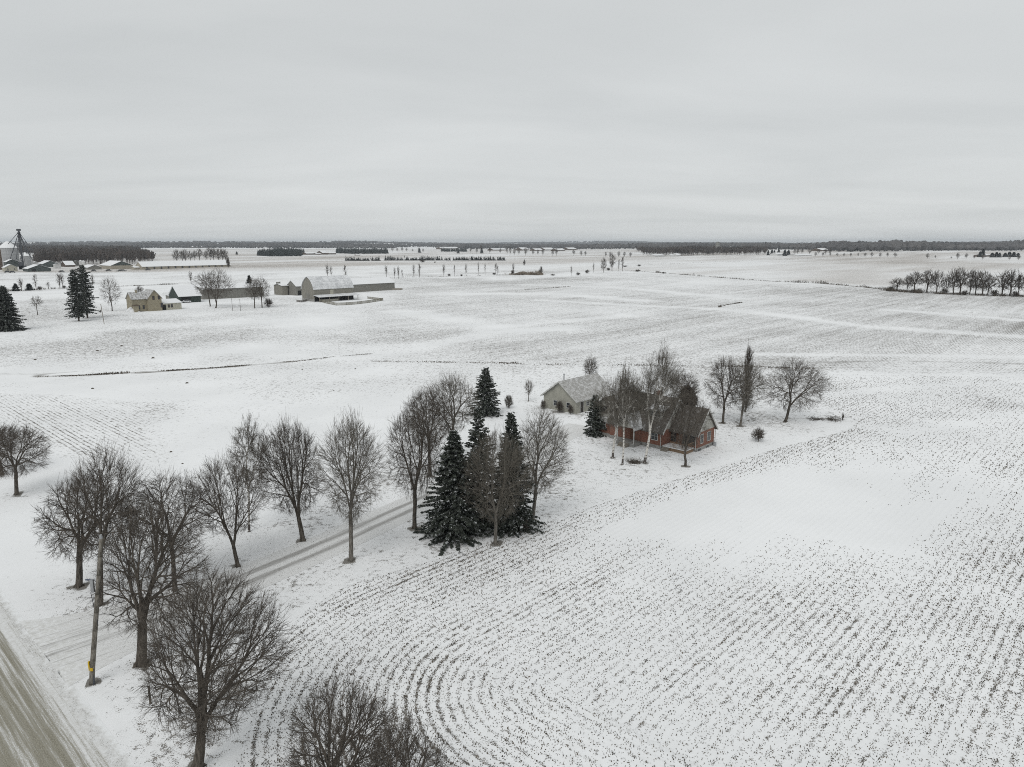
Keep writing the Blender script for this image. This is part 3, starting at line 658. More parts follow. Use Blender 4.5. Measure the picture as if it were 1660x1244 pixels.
# ------------------------------------------------------------------ corn stubble and trash standing in the near rows (past counting)
def build_stubble():
    rng = np.random.default_rng(9); n = 8000000
    x = rng.uniform(-60, 190, n); y = rng.uniform(2, 190, n)
    r = np.hypot(x, y); keep = (r < 215) & (r > 12) & (rng.random(n) < np.clip(70 / r, .12, 1) * np.where(np.abs(x) < y * .82 + 9, 1, .55)); x, y = x[keep], y[keep]
    s = sdpoly(x, y, Z_NEAR) < .2; x, y = x[s], y[s]
    dens, rc, ra, rk, ti, dk, _g = field(x, y)
    lane = vnoise(rc * .9, ra * .03, 1, 41) * .75 + vnoise(rc * .2, ra * .012, 1, 43) * .6
    ph = (rc / .76) % 1; inrow = np.exp(-((ph - .5) / .21) ** 2); inrow = inrow * (1 - .45 * vnoise(x, y, 18, 67) * (CU < touv(x, y)[0])); cl = vnoise(x, y, .55, 61)
    k = rng.random(len(x)) < np.clip(dens, 0, 1) * sstep(.0, .10, dens) * (.20 + .85 * inrow) * (.50 + .65 * lane) * (.40 + .9 * cl ** 1.3) * .92
    x, y = x[k], y[k]; m = len(x); r = np.hypot(x, y)
    a = rng.random(m) * 6.28; tilt = rng.uniform(0, 1.35, m); L = rng.uniform(.04, .12, m) * (1 + .8 * (rng.random(m) < .08)); w = rng.uniform(.013, .033, m) * np.clip(r / 55, 1, 2.1)
    d = np.stack([np.cos(a) * np.sin(tilt), np.sin(a) * np.sin(tilt), np.cos(tilt)], 1); sd_ = np.stack([-np.sin(a), np.cos(a), np.zeros(m)], 1)
    b = np.stack([x, y, H(x, y) - .01], 1); t = b + d * L[:, None]; q = d * 0; q[:, :] = np.cross(d, sd_)
    W_ = w[:, None]
    V = np.stack([b - sd_ * W_, b + sd_ * W_, b + q * W_, t - sd_ * W_ * .8, t + sd_ * W_ * .8, t + q * W_ * .8], 1).reshape(-1, 3)
    o = (np.arange(m) * 6)[:, None]
    F = np.concatenate([o + np.array([0, 1, 4, 3]), o + np.array([1, 2, 5, 4]), o + np.array([2, 0, 3, 5])])
    me = mesh_np('corn_stubble', V, F.ravel(), np.full(len(F), 4), simple('stubble', (.16, .135, .105), (.05, .043, .034), 1.3, .95))
    tag(link(bpy.data.objects.new('corn_stubble', me)), 'cut corn stubble poking through the snow in curved and straight rows', 'stubble', kind='stuff')
    print('stubble', m)
build_stubble()
def build_grass():
    rng = np.random.default_rng(19); n = 620000
    x = rng.uniform(-60, 60, n); y = rng.uniform(30, 150, n); s = (sdpoly(x, y, Z_YARD) < 0) & (sdpoly(x, y, Z_NEAR) > 0); x, y = x[s], y[s]
    dens, rc, ra, rk, ti, dk, _g = field(x, y); k = rng.random(len(x)) < np.clip(dens * .50 + dk * .6, 0, 1) * (.12 + vnoise(x, y, 1.1, 6) ** 2 * 1.2); x, y = x[k], y[k]; m = len(x)
    a = rng.random(m) * 6.28; L = rng.uniform(.04, .11, m); sd_ = np.stack([-np.sin(a), np.cos(a), 0 * a], 1) * rng.uniform(.015, .04, (m, 1))
    b = np.stack([x, y, H(x, y) - .01], 1); t = b + np.stack([np.cos(a) * .6, np.sin(a) * .6, 0 * a + 1], 1) * L[:, None]
    V = np.stack([b - sd_, b + sd_, t], 1).reshape(-1, 3); F = (np.arange(m) * 3)[:, None] + np.arange(3)
    me = mesh_np('grass_tufts', V, F.ravel(), np.full(m, 3), simple('dead_grass', (.17, .15, .11), (.07, .062, .045), 1.5, .95))
    tag(link(bpy.data.objects.new('grass_tufts', me)), 'dead grass tips showing through the snow under the driveway trees', 'grass', kind='stuff')
build_grass()

# ------------------------------------------------------------------ buildings
def snow_roof(name, shingle, amount=.5, scale=1.2):
    m, n, b = new_mat(name); p = objpos(n, False); f = noise(n, p, scale, 5, .65); mp_ = node(n, 'ShaderNodeMapping'); mp_.inputs['Scale'].default_value = (3, 3, 9); n.links.new(p, mp_.inputs[0])
    g = noise(n, mp_.outputs[0], 2.0, 2)
    sh = mixc(n, mrange(n, g, .35, .65), tuple(q * .75 for q in shingle), tuple(q * 1.25 for q in shingle))
    f2 = noise(n, p, scale * 7, 4, .7); f = mth(n, 'ADD', mth(n, 'MULTIPLY', f, .45), mth(n, 'MULTIPLY', f2, .55))
    n.links.new(mixc(n, mrange(n, mth(n, 'ADD', f, (amount - .5) * .42), .40, .64), sh, (.74, .75, .76)), b.inputs['Base Color'])
    b.inputs['Roughness'].default_value = .85; bump(n, b, f, .3, .05); return m
def brick_mat():
    m, n, b = new_mat('red_brick'); q = node(n, 'ShaderNodeTexBrick'); p = n.nodes.new('ShaderNodeTexCoord').outputs['Object']; sp = node(n, 'ShaderNodeSeparateXYZ'); n.links.new(p, sp.inputs[0])
    cb = node(n, 'ShaderNodeCombineXYZ'); n.links.new(mth(n, 'ADD', sp.outputs[0], sp.outputs[1]), cb.inputs[0]); n.links.new(sp.outputs[2], cb.inputs[1]); n.links.new(cb.outputs[0], q.inputs['Vector'])
    q.inputs['Scale'].default_value = 1; q.inputs['Brick Width'].default_value = .22; q.inputs['Row Height'].default_value = .075; q.inputs['Mortar Size'].default_value = .008
    q.inputs['Color1'].default_value = (.215, .090, .055, 1); q.inputs['Color2'].default_value = (.150, .062, .042, 1); q.inputs['Mortar'].default_value = (.22, .15, .12, 1)
    n.links.new(mixc(n, mrange(n, noise(n, p, 1.2, 4), .4, .7, 0, .45), q.outputs['Color'], (.17, .06, .04)), b.inputs['Base Color']); b.inputs['Roughness'].default_value = .9; return m
def siding(name, c, period=.25, vert=False, dark=.7, axis=2):
    m, n, b = new_mat(name); p = objpos(n, False); sp = node(n, 'ShaderNodeSeparateXYZ'); n.links.new(p, sp.inputs[0])
    s = sp.outputs[2] if not vert else mth(n, 'ADD', sp.outputs[0], sp.outputs[1])
    f = mth(n, 'FRACT', mth(n, 'DIVIDE', s, period)); l = mrange(n, f, .0, .14, 1, 0)
    c2 = tuple(q * dark for q in c); st = mixc(n, mrange(n, noise(n, p, .8, 4), .35, .7), c, tuple(q * .84 for q in c))
    n.links.new(mixc(n, l, st, c2), b.inputs['Base Color']); b.inputs['Roughness'].default_value = .8; return m
BRICK = brick_mat(); SIDING = siding('grey_siding', (.40, .395, .36)); GREYW = siding('garage_boards', (.33, .325, .28), .3, True)
BARNW = siding('weathered_barn_boards', (.225, .215, .185), .5, True, .8); BARNW2 = siding('grey_barn_boards', (.20, .195, .175), .6, True, .8)
YBRICK = siding('yellow_brick', (.29, .258, .185), .3, False, .85); CREAM = siding('cream_siding', (.43, .415, .345), .3)
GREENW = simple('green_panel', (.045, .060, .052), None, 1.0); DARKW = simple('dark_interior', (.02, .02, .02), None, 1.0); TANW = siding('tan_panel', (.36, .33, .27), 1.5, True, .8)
DKGREEN = siding('dark_green_metal', (.065, .080, .076), 1.0, True, .8); BROWNW = simple('brown_wall', (.12, .09, .07), None, 1.0); WHITEW = simple('white_panel', (.62, .62, .61), None, 1.0)
TRIM = simple('white_trim', (.50, .50, .48), None, 2); GLASS, gn, gb = new_mat('window_glass'); gb.inputs['Base Color'].default_value = (.03, .034, .038, 1); gb.inputs['Roughness'].default_value = .12
FOUND = simple('concrete', (.30, .295, .28), None, 2); WOOD = siding('deck_boards', (.22, .15, .095), .14); WOODG = simple('grey_wood', (.26, .235, .20), None, 4); STEEL = simple('galvanised_steel', (.42, .43, .44), None, .6, .45, .5)
DSTEEL = simple('dark_steel', (.07, .075, .085), None, 1, .6); SHING = snow_roof('dark_shingles', (.075, .066, .056), .22, 1.4); SHINGM = snow_roof('snow_dusted_shingles', (.17, .165, .155), .50, 1.6)
ROOFG = snow_roof('garage_roof', (.27, .265, .25), .40, 1.5); ROOFS = snow_roof('snow_covered_roof', (.35, .35, .35), .95, .5); ROOFB = snow_roof('metal_barn_roof', (.42, .43, .44), .55, .35); RUSTD = simple('rusty_door', (.14, .07, .045), None, 3)
UR = math.radians(90) - A                                     # local x = u, local y = v

def prof_gable(x0, x1, ze, zr): return [(x0, ze), ((x0 + x1) / 2, zr), (x1, ze)]
def gable(parent, x0, x1, y0, y1, ze, zr, axis, wall, roof, gmat=None, over=.4, z0=0.0, thick=.16, trim=None, wallname='wall', cap=True):
    """ridge along `axis`; walls, gable ends, roof slabs as separate parts"""
    g = .003
    MB().box(x0, x1, y0, y1, z0 - .3, ze).build(wallname, wall, parent)
    if axis == 'y': h0, h1, a0, a1 = x0, x1, y0, y1
    else: h0, h1, a0, a1 = y0, y1, x0, x1
    MB().prism([(h0, ze + g), ((h0 + h1) / 2, zr), (h1, ze + g)], a0 + .0, a1 - .0, axis).build('gable', gmat or wall, parent)
    sl = (zr - ze) / ((h1 - h0) / 2); e = over; mid = (h0 + h1) / 2; dz = thick * math.sqrt(1 + sl * sl)
    b = MB()
    b.prism([(h0 - e, ze - e * sl + .02), (mid, zr + .02), (mid, zr + .02 + dz), (h0 - e, ze - e * sl + .02 + dz)], a0 - e, a1 + e, axis)
    b.prism([(mid + .002, zr + .02), (h1 + e, ze - e * sl + .02), (h1 + e, ze - e * sl + .02 + dz), (mid + .002, zr + .02 + dz)], a0 - e, a1 + e, axis)
    b.build('roof', roof, parent)
    if trim:
        t = .06
        for a in (a0 - e - t, a1 + e):
            f = MB()
            f.prism([(h0 - e, ze - e * sl - .06), (mid, zr - .06), (mid, zr + .02 + dz + .03), (h0 - e, ze - e * sl + .05 + dz)], a, a + t, axis)
            f.prism([(mid, zr - .06), (h1 + e, ze - e * sl - .06), (h1 + e, ze - e * sl + .05 + dz), (mid, zr + .05 + dz)], a, a + t, axis)
            f.build('fascia', trim, parent)
def window(parent, face, at_, y, z, w, h, frame=TRIM, bars=1, name='window', pane=GLASS):
    """face: '-x' or '-y' wall lying at at_; y is the place along it"""
    f = MB(); p = MB(); t = .07
    def bx(mb, a0, a1, z0, z1, d0, d1):
        if face == '-x': mb.box(at_ - d1, at_ - d0, a0, a1, z0, z1)
        else: mb.box(a0, a1, at_ - d1, at_ - d0, z0, z1)
    bx(f, y - w / 2 - t, y - w / 2, z - t, z + h + t, -.05, .06); bx(f, y + w / 2, y + w / 2 + t, z - t, z + h + t, -.05, .06)
    bx(f, y - w / 2, y + w / 2, z + h, z + h + t, -.05, .06); bx(f, y - w / 2 , y + w / 2, z - t - .02, z, -.05, .10)
    for k in range(bars): c = y - w / 2 + w * (k + 1) / (bars + 1); bx(f, c - .025, c + .025, z, z + h, .02, .045)
    if name == 'window': bx(f, y - w / 2, y + w / 2, z + h * .5 - .02, z + h * .5 + .02, .046, .05)
    fo = f.build(name, frame, parent); bx(p, y - w / 2, y + w / 2, z, z + h, -.04, .018); p.build('pane', pane, fo); return fo
def site(name, label, cat, u, v, rz=UR, group=None, z=None):
    x, y = uv2(u, v); return empty(name, label, cat, (x, y, float(H(x, y)) if z is None else z), rz, group)

# --- the brick bungalow
hs = site('brick_house', 'red brick bungalow with dark snow dusted roofs and grey gables behind the birches', 'house', 95.0, 56.4)
gable(hs, 0, 8.6, 0, 9.9, 2.95, 7.35, 'y', BRICK, SHING, SIDING, .45, trim=TRIM, z0=.55)
gable(hs, .45, 8.2, 9.95, 13.7, 2.9, 6.85, 'y', BRICK, SHINGM, SIDING, .4, trim=TRIM, z0=.55)
MB().prism([(10.5, 4.75), (11.7, 6.3), (12.9, 4.75), (12.9, 3.2), (10.5, 3.2)], .75, 3.6, 'x').build('dormer', SIDING, hs)
MB().prism([(10.2, 4.45), (11.698, 6.4), (11.698, 6.55), (10.2, 4.6)], .4, 4.2, 'x').prism([(11.702, 6.4), (13.2, 4.45), (13.2, 4.6), (11.702, 6.55)], .4, 4.2, 'x').build('dormer_roof', SHING, hs)
window(hs, '-x', .75, 11.7, 3.95, 1.3, 1.1, BROWNW)
gable(hs, 2.5, 8.1, -4.75, -.004, 2.95, 6.2, 'y', BRICK, SHING, SIDING, .4, trim=TRIM, z0=.55)
MB().box(-.04, 8.64, -.03, 9.9, -.4, .56).box(2.46, 8.14, -4.79, -.03, -.4, .56).box(.41, 8.24, 9.95, 13.74, -.4, .56).build('foundation', FOUND, hs)
for y_ in (1.2,): window(hs, '-x', 0, 1.3, 1.35, 1.1, 1.25)
window(hs, '-x', .45, 11.9, 1.3, 1.6, 1.2, bars=2)
for y_ in (-3.9, -2.75, -.7): window(hs, '-x', 2.5, y_, 1.0 if y_ != -2.75 else .75, .95, 1.75, bars=1, frame=BROWNW)
dr = MB().box(2.42, 2.5, -1.95, -1.2, .62, 2.7).build('door', RUSTD, hs); MB().box(2.36, 2.42, -1.9, -1.82, 1.55, 1.7).build('handle', STEEL, dr)
window(hs, '-y', -4.75, 4.0, 1.15, .9, 1.35); window(hs, '-y', -4.75, 6.3, 1.15, 1.1, 1.35); window(hs, '-y', -4.79, 5.9, .02, .9, .38, bars=0, name='basement_window'); window(hs, '-y', -4.79, 3.3, .02, .9, .38, bars=0, name='basement_window')
# porch roof over the front steps, on posts, and the shed dormer above
pr = MB().prism([(3.7, 3.1), (5.4, 4.9), (7.1, 3.1)], -2.2, .6, 'x').build('porch_gable', SIDING, hs)
MB().prism([(3.4, 2.95), (5.398, 5.08), (5.398, 4.93), (3.4, 2.8)], -2.5, 2.4, 'x').prism([(5.402, 5.08), (7.4, 2.95), (7.4, 2.8), (5.402, 4.93)], -2.5, 2.4, 'x').build('porch_roof', SHINGM, hs)
for y_ in (3.85, 6.95): MB().box(-2.1, -1.95, y_ - .07, y_ + .07, .5, 3.09).build('porch_post', TRIM, hs)
MB().box(-2.2, -.05, 3.7, 7.1, -.3, .55).build('porch_floor', FOUND, hs)
d2 = MB().box(-.05, -.002, 5.0, 5.9, .58, 2.55).build('door', RUSTD, hs); MB().box(-.11, -.051, 5.1, 5.18, 1.5, 1.64).build('handle', STEEL, d2)
st = MB()
for k in range(3): st.box(-3.1 + k * .3, -2.2, 4.6, 6.3, -.2 if k == 0 else .17 * k - .001, .17 * (k + 1))
st.build('steps', WOODG, hs)
dm = MB().box(1.4, 4.0, .9, 3.2, 3.8, 5.75).build('dormer', SIDING, hs); MB().prism([(1.0, 5.76), (4.05, 6.35), (4.05, 6.5), (1.0, 5.91)], .6, 3.5, 'y').build('dormer_roof', SHINGM, hs)
window(hs, '-x', 1.4, 2.05, 4.75, 1.7, .75, bars=2)
MB().box(6.4, 7.1, 4.5, 5.2, 5.0, 7.7).build('chimney', BRICK, hs)
# corner deck
dk = MB().box(.1, 2.47, -4.3, -.05, .50, .62); dk.build('deck_floor', snow_roof('snowy_deck', (.25, .23, .2), .72, 2.0), hs)
MB().box(.16, .22, -4.25, -.1, -.1, .48).box(.22, 2.44, -4.26, -4.2, -.1, .48).build('deck_skirt', WOOD, hs)
rl = MB()
for k in range(15): rl.box(.14, .18, -4.25 + k * .2, -4.21 + k * .2, .62, 1.45)
for k in range(8): rl.box(.3 + k * .28, .34 + k * .28, -4.27, -4.23, .62, 1.45)
rl.box(.10, .22, -4.28, -1.4, 1.45, 1.52).box(.22, 2.44, -4.30, -4.20, 1.45, 1.52); rl.build('railing', WOOD, hs)
st = MB()
for k in range(3): st.box(-.75 + k * .28, .08, -1.3, -.25, -.2 if k == 0 else .16 * k - .001, .16 * (k + 1))
st.build('steps', WOODG, hs)
for a_, b_ in ((-.12, .1), (2.38, -4.62), (8.2, -4.9)): MB().bar((a_, b_, 2.6), (a_, b_, .1), .05, 6).build('downspout', TRIM, hs)
MB().lathe(7.7, -5.1, [(.3, -.1), (.3, .5), (.1, .55)], 12).build('meter_box', STEEL, hs)
# --- the garage
gs = site('garage', 'grey board garage with snowy roof left of the brick house', 'garage', 104.4, 80.7)
gable(gs, 0, 11.5, 0, 8.1, 2.65, 5.65, 'x', GREYW, ROOFG, GREYW, .45, trim=TRIM)
window(gs, '-x', 0, 5.1, .95, .8, .95, bars=0); window(gs, '-x', 0, 1.9, .95, .8, .95, bars=0); window(gs, '-y', 0, 3.6, 1.1, .9, .8, bars=1)
dr = window(gs, '-y', 0, 1.75, .05, .95, 2.05, bars=0, name='door', pane=simple('dark_door', (.06, .055, .05)))
MB().box(1.4, 1.46, -.12, -.08, 1.0, 1.12).build('handle', STEEL, dr)
MB().bar((1.6, 4.35, 5.4), (1.6, 4.35, 6.9), .11, 8).bar((1.6, 4.35, 6.9), (1.6, 4.35, 7.05), .17, 8).build('stove_pipe', STEEL, gs)

# ------------------------------------------------------------------ plant the trees
def go(t):
    lab, grp, bx, by, yt, w, k = t; k = dict(k); lt = k.pop('light', 0)
    p = at(bx, by); far = min(2.2, math.hypot(p.x, p.y) / 62)
    k.setdefault('twigs', 3); k['N'] = int(k['N'] * (1.05 if by > 800 else 1.15))
    k.setdefault('twig_w', .0062 * max(1, far) ** .25); k.setdefault('rtip', .0066 * max(1, far ** .2)); w = w * 1.27
    bk = (BARKL, TWIGL) if lt else (BARK, TWIG)
    if 'thin' not in k: pass
    place_tree('bare_tree', lab, 'tree', grp, bx, by, yt, w, bark=bk[0], bark2=bk[1], **k)
for t in TREES: go(t)
for lab, bx, by, yt, w, k in BIRCHES:
    k = dict(k); place_tree('birch_tree', lab, 'birch tree', 'birches in front of the brick house', bx, by, yt, w, prof='wisp', bark=BIRCH, bark2=TWIGL, shell=.5, droop=.8, twigs=4, twig_w=.0085, rtip=.009, split=.012, lump=.35, trop=.5, **k)
place_tree('birch_tree', 'wispy thin birch rising behind the V forked tree', 'birch tree', None, 404, 862, 662, 78, prof='wisp', bark=BIRCH, bark2=TWIGL, N=420, hb=4.2, cxo=12, shell=.6, droop=.5, twigs=5, twig_w=.008, rtip=.008, split=.04, lump=.4, trop=.4, seed=307)
place_tree('poplar_tree', 'tall narrow columnar poplar with dense upright twigs', 'poplar tree', None, 1208, 668, 560, 19, prof='column', bark=BARK, bark2=TWIG, N=950, hb=.8, fork_h=.8, shell=.6, trop=1.2, twigs=4, twig_len=.7, twig_w=.011, spread=.18, lump=.25, seed=311)
for lab, bx, by, yt, w, k in SPRUCES:
    k = dict(k); k.pop('R2', None); place_spruce(lab, 'spruces by the driveway' if by > 800 else None, bx, by, yt, w, **k)
# low boughs of the clump sweeping out to the left
def shrub(name, label, bx, by, yt, w, cat='shrub', N=260, mat=TWIG, group=None, seed=1, forks=5, tw=.012, prof='round'):
    p = at(bx, by); ht = height_to(p, yt); R = w / ppm(p) / 2
    o = empty(name, label, cat, p, 0, group)
    tm, cm = tree_meshes(seed, ht, R, hb=ht * .1, fork_h=.12, N=N, prof=prof, shell=.6, forks=forks, bark=mat, bark2=mat, rtip=.006, twigs=4, twig_len=ht * .16, twig_w=tw, trop=.3)
    part('stems', tm, o); part('twigs', cm, o); return o
shrub('shrub', 'round shrub in the snow left of the garage', 825, 662, 641, 20, seed=401, mat=TWIGL)
shrub('shrub', 'spiky bare shrub alone on the snow right of the brick house', 1229, 716, 694, 28, seed=409, N=300)
shrub('shrub', 'shrub against the left corner of the garage gable', 881, 664, 648, 12, seed=419, N=140)
shrub('shrub', 'shrub between the two garage windows', 907, 669, 650, 17, seed=421, N=220)
shrub('shrub', 'dark reddish shrub at the right corner of the garage gable', 925, 672, 656, 12, seed=431, N=140)
shrub('shrub', 'dense rounded brown bush behind the brick house roof', 1113, 672, 627, 36, seed=433, N=1100, tw=.028, prof='round')
shrub('shrub', 'low bush at the left foot of the pale tree by the near spruces', 851, 862, 842, 24, seed=439, N=120, mat=TWIG)

# ------------------------------------------------------------------ pole, posts and brush near the camera
def utility_pole():
    p = at(148, 1109); ht = height_to(p, 872) ; o = empty('utility_pole', 'tall grey wooden utility pole with yellow guard at its foot beside the road', 'utility pole', p)
    lean = 2.05; m = ppm(p)
    mb = MB(); n = 8
    for k in range(n):
        z0, z1 = ht * k / n, ht * (k + 1) / n + .01; mb.bar((lean * z0 / ht, 0, z0 - (.2 if k == 0 else 0)), (lean * z1 / ht, 0, z1), .19 - .006 * k, 12, .19 - .006 * (k + 1))
    mb.build('pole', bark_mat('pole_wood', (.115, .105, .088), (.22, .205, .18), 9), o, smooth=True)
    yl = simple('yellow_plastic', (.62, .42, .03), (.5, .33, .02), 3)
    x1 = lean * 1.5 / ht; MB().box(x1 - .27, x1 - .17, -.10, .06, 1.15, 1.85).build('guard', yl, o); MB().box(x1 - .06, x1 + .12, -.25, -.19, 1.2, 1.42).build('tag', yl, o)
    MB().bar((.24, -.05, -.1), (.26, -.05, .75), .07, 8).build('conduit', DSTEEL, o)
    z = ht * .64; x = lean * .64
    MB().box(x - .42, x - .2, -.12, .05, z, z + .95).build('meter_box', STEEL, o)
    MB().bar((x - .45, -.1, z), (x - .20, -.1, z - 2.6), .022, 5).build('cable', DSTEEL, o)
    MB().bar((lean, -.05, ht - .02), (lean, -.05, ht + .25), .12, 8, .08).build('cap', STEEL, o)
utility_pole()
def post(name, label, cat, bx, by, yt, r, mat=WOODG, lean=(0, 0), group=None):
    p = at(bx, by); ht = height_to(p, yt); o = MB().bar((0, 0, -.1), (lean[0], lean[1], ht), r, 8, r * .9).build(name, mat); o.location = p; tag(o, label, cat, group); return o, p, ht
post('fence_post', 'short dark wooden post standing in snow left of the largest bare tree', 'post', 244, 1141, 1113, .085, BARK)
post('marker_stake', 'thin stake in the snow near the left edge of the lawn', 'stake', 56, 845, 839, .03, BARK)
# blue street name blade lying on a stub by the second tree
p = at(148, 959); o = empty('road_sign', 'narrow grey blue road sign blade on a post behind the utility pole', 'sign', p)
MB().bar((0, 0, 0), (0, 0, 1.1), .03, 6).build('post', STEEL, o); MB().box(-.42, .42, -.015, .015, 1.1, 1.24).build('blade', simple('sign_blue', (.12, .14, .20)), o)
def brush_pile(label, bx, by, w, h, seed, n=150):
    p = at(bx, by); rng = random.Random(seed); W_ = w / ppm(p); mb = MB()
    for k in range(n):
        x = rng.gauss(0, W_ * .22); y = rng.gauss(0, .5); a = rng.uniform(-.5, .5) + (0 if rng.random() < .6 else 1.57); L = rng.uniform(.5, 1.8); z = abs(rng.gauss(0, h * .35))
        d = Vector((math.cos(a), math.sin(a), rng.uniform(-.2, .5))) * L / 2; c = Vector((x, y, z)); mb.bar(c - d, c + d, rng.uniform(.01, .032), 4)
    o = mb.build('brush_pile', BARK); o.location = p; tag(o, label, 'brush pile')
brush_pile('low pile of cut limbs on the snow right of the broad round tree', 1321, 680, 26, .3, 3, 60); brush_pile('tangle of taller dead stems at the right end of the yard', 1350, 682, 30, 1.0, 4, 90)
brush_pile('litter of fallen twigs between the birch trunks', 1028, 750, 26, .2, 5, 110)
shrub('shrub', 'thin upright stems beside the tangle of dead stems', 1366, 682, 670, 5, seed=441, N=60)

# ------------------------------------------------------------------ farm buildings further off
def cos_len(pxL, py, pxR):
    p = at(pxL, py); u0, v0 = touv(p.x, p.y); lo, hi = .5, 400
    for _ in range(40):
        m = (lo + hi) / 2; x, y = uv2(u0 + m, v0)
        if proj(x, y, p.z)[0] < pxR: lo = m
        else: hi = m
    return u0, v0, lo
def fb(name, label, cat, pxL, pxR, py, yeave, yridge, D, axis, wall, roof, group=None, over=.5, door=None, fans=0, wins=0, gmat=None):
    u0, v0, L = cos_len(pxL, py, pxR); x, y = uv2(u0, v0); p = Vector((x, y, float(H(x, y)))); o = empty(name, label, cat, p, UR, group)
    ze = height_to(p, yeave); q = uv2(u0, v0 + D / 2) if axis == 'x' else uv2(u0 + L / 2, v0); zr = max(height_to(Vector((q[0], q[1], p.z)), yridge), ze + .5)
    gable(o, 0, L, 0, D, ze, zr, axis, wall, roof, gmat, over)
    if door:
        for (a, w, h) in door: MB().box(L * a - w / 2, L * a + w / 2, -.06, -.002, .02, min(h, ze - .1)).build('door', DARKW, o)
    for k in range(fans): c = L * (k + .6) / fans; MB().box(c - .5, c + .5, -.9, -.002, .2, ze - .15).build('fan_housing', DSTEEL, o)
    for k in range(wins): window(o, '-y', 0, L * (k + .5) / wins, ze * .45, 1.1, ze * .28, bars=0)
    return o, u0, v0, L, ze, zr, p
def fcyl(name, label, cat, px, py, w, ytop, ycone, mat, roofm, group=None, legs=False, rings=True):
    p = at(px, py); r = w / ppm(p) / 2; zt = height_to(p, ycone); zw = height_to(p, ytop); o = empty(name, label, cat, p, 0, group)
    MB().lathe(0, 0, [(r, -.3), (r, zw)], 24).build('wall', mat, o, smooth=False)
    if rings and zw > 5:
        g = MB(); k = 1.8
        while k < zw - .5: g.lathe(0, 0, [(r + .01, k), (r + .09, k + .06), (r + .01, k + .12)], 24); k += 1.8
        g.build('hoops', STEEL, o)
    MB().lathe(0, 0, [(r * 1.04, zw + .003), (r * .55, zw + (zt - zw) * .55), (r * .12, zt)], 24).build('roof', roofm, o); return o
BING = siding('bin_wall', (.38, .385, .39), 1.2, False, .78); CONC = siding('silo_staves', (.46, .455, .43), .8, False, .85)
GF = 'farm buildings by the grey barn'
# gothic roofed barn
u0, v0 = touv(*at(510, 489.5)[:2]); bx_, by_ = uv2(u0, v0); bp = Vector((bx_, by_, float(H(bx_, by_)))); barn = empty('barn', 'weathered grey barn with tall curved gambrel roof and open lean-to', 'barn', bp, UR)
bl = 25.5; bw = 12.6; be = 6.6; br = 13.4
prf = [(0, be), (.35, be + 1.3), (1.0, be + 2.6), (2.0, be + 4.0), (3.4, be + 5.3), (5.0, be + 6.3), (bw / 2, br)]; prf = prf + [(bw - a, b) for a, b in prf[-2::-1]]
MB().box(0, bl, 0, bw, -.5, be).build('wall', BARNW, barn); MB().prism([(a, b + (.003 if b == be else 0)) for a, b in prf], 0, bl, 'x').build('gable', BARNW, barn)
rf = MB()
for i in range(len(prf) - 1):
    (a, b), (c, d) = prf[i], prf[i + 1]; nx, nz = -(d - b), (c - a); l = math.hypot(nx, nz); nx, nz = nx / l, nz / l
    rf.prism([(a + nx * .03, b + nz * .03), (c + nx * .03, d + nz * .03), (c + nx * .3, d + nz * .3), (a + nx * .3, b + nz * .3)], -.5, bl + .5, 'x')
rf.build('roof', ROOFB, barn); MB().box(-.04, -.002, 4.6, 8.0, 1.0, 4.3).build('door', BARNW2, barn); MB().box(10.2, 12.4, -.05, -.002, 3.6, 6.2).build('door', CREAM, barn)
MB().box(-.06, bl, -.08, -.003, -.3, 1.6).box(-.08, -.003, 0, bw, -.3, 1.5).build('foundation', FOUND, barn)
MB().prism([(-5.6, 2.65), (.0, 3.55), (0, 3.75), (-5.6, 2.85)], -.6, bl + 1.2, 'x').build('lean_to_roof', ROOFB, barn)
pst = [MB().box(k - .12, k + .12, -5.3, -5.06, -.3, 2.66).build('lean_to_post', WOODG, barn) for k in (0, 6.2, 12.4, 18.6, 25.2)]
MB().box(.1, bl, -.35, -.1, -.2, 3.3).build('lean_to_painted_shade', DARKW, barn)  # near-black panel before the barn wall paints the shade inside the open lean-to
MB().box(.0, 12, -5.2, -5.1, -.2, 1.4).build('lean_to_boards', BARNW, barn)
def board_fence(name, label, px, h=1.35, mat=WOODG, posts=2.8, cat='fence', rails=3):
    P = [at(*q) for q in px]; o = empty(name, label, cat, P[0]); mb = MB(); ps = MB(); c = P[0]
    for a, b in zip(P[:-1], P[1:]):
        d = (b - a); L = d.length; d.normalize(); nrm = Vector((-d.y, d.x, 0)); k = int(max(L // posts, 1))
        for r in range(rails):
            z0 = h * (r + .12) / rails; z1 = h * (r + .88) / rails; q = [a - c + nrm * .03, b - c + nrm * .03, b - c + nrm * .07, a - c + nrm * .07]
            i = len(mb.v)
            for zz in (z0, z1):
                for v in q: mb.v.append((v.x, v.y, v.z + zz))
            for f in ((0, 3, 2, 1), (4, 5, 6, 7), (0, 1, 5, 4), (1, 2, 6, 5), (2, 3, 7, 6), (3, 0, 4, 7)): mb.f.append([i + t for t in f])
        for j in range(k + 1):
            v = a + d * (L * j / k) - c; q = MB().bar((v.x, v.y, v.z - .2), (v.x, v.y, v.z + h + .12), .08, 5).build('post', mat, o)
    mb.build('boards', mat, o); return o
FENCEW = simple('weathered_planks', (.25, .235, .185), (.16, .15, .12), 1.0)
board_fence('board_fence', 'curved plank fence round the barnyard in front of the barn lean-to', [(514, 488), (528, 492), (545, 495.5), (562, 495), (580, 493.5), (600, 491), (621, 487.5)], 1.5, FENCEW)
board_fence('board_fence', 'short straight plank fence on the far right of the barnyard', [(596, 484.5), (621, 487.5)], 1.3, FENCEW)
board_fence('board_fence', 'dark feed bunk fence left of the barn foundation', [(481, 489.5), (489, 490.5), (498, 488.5)], 1.1, BARK)
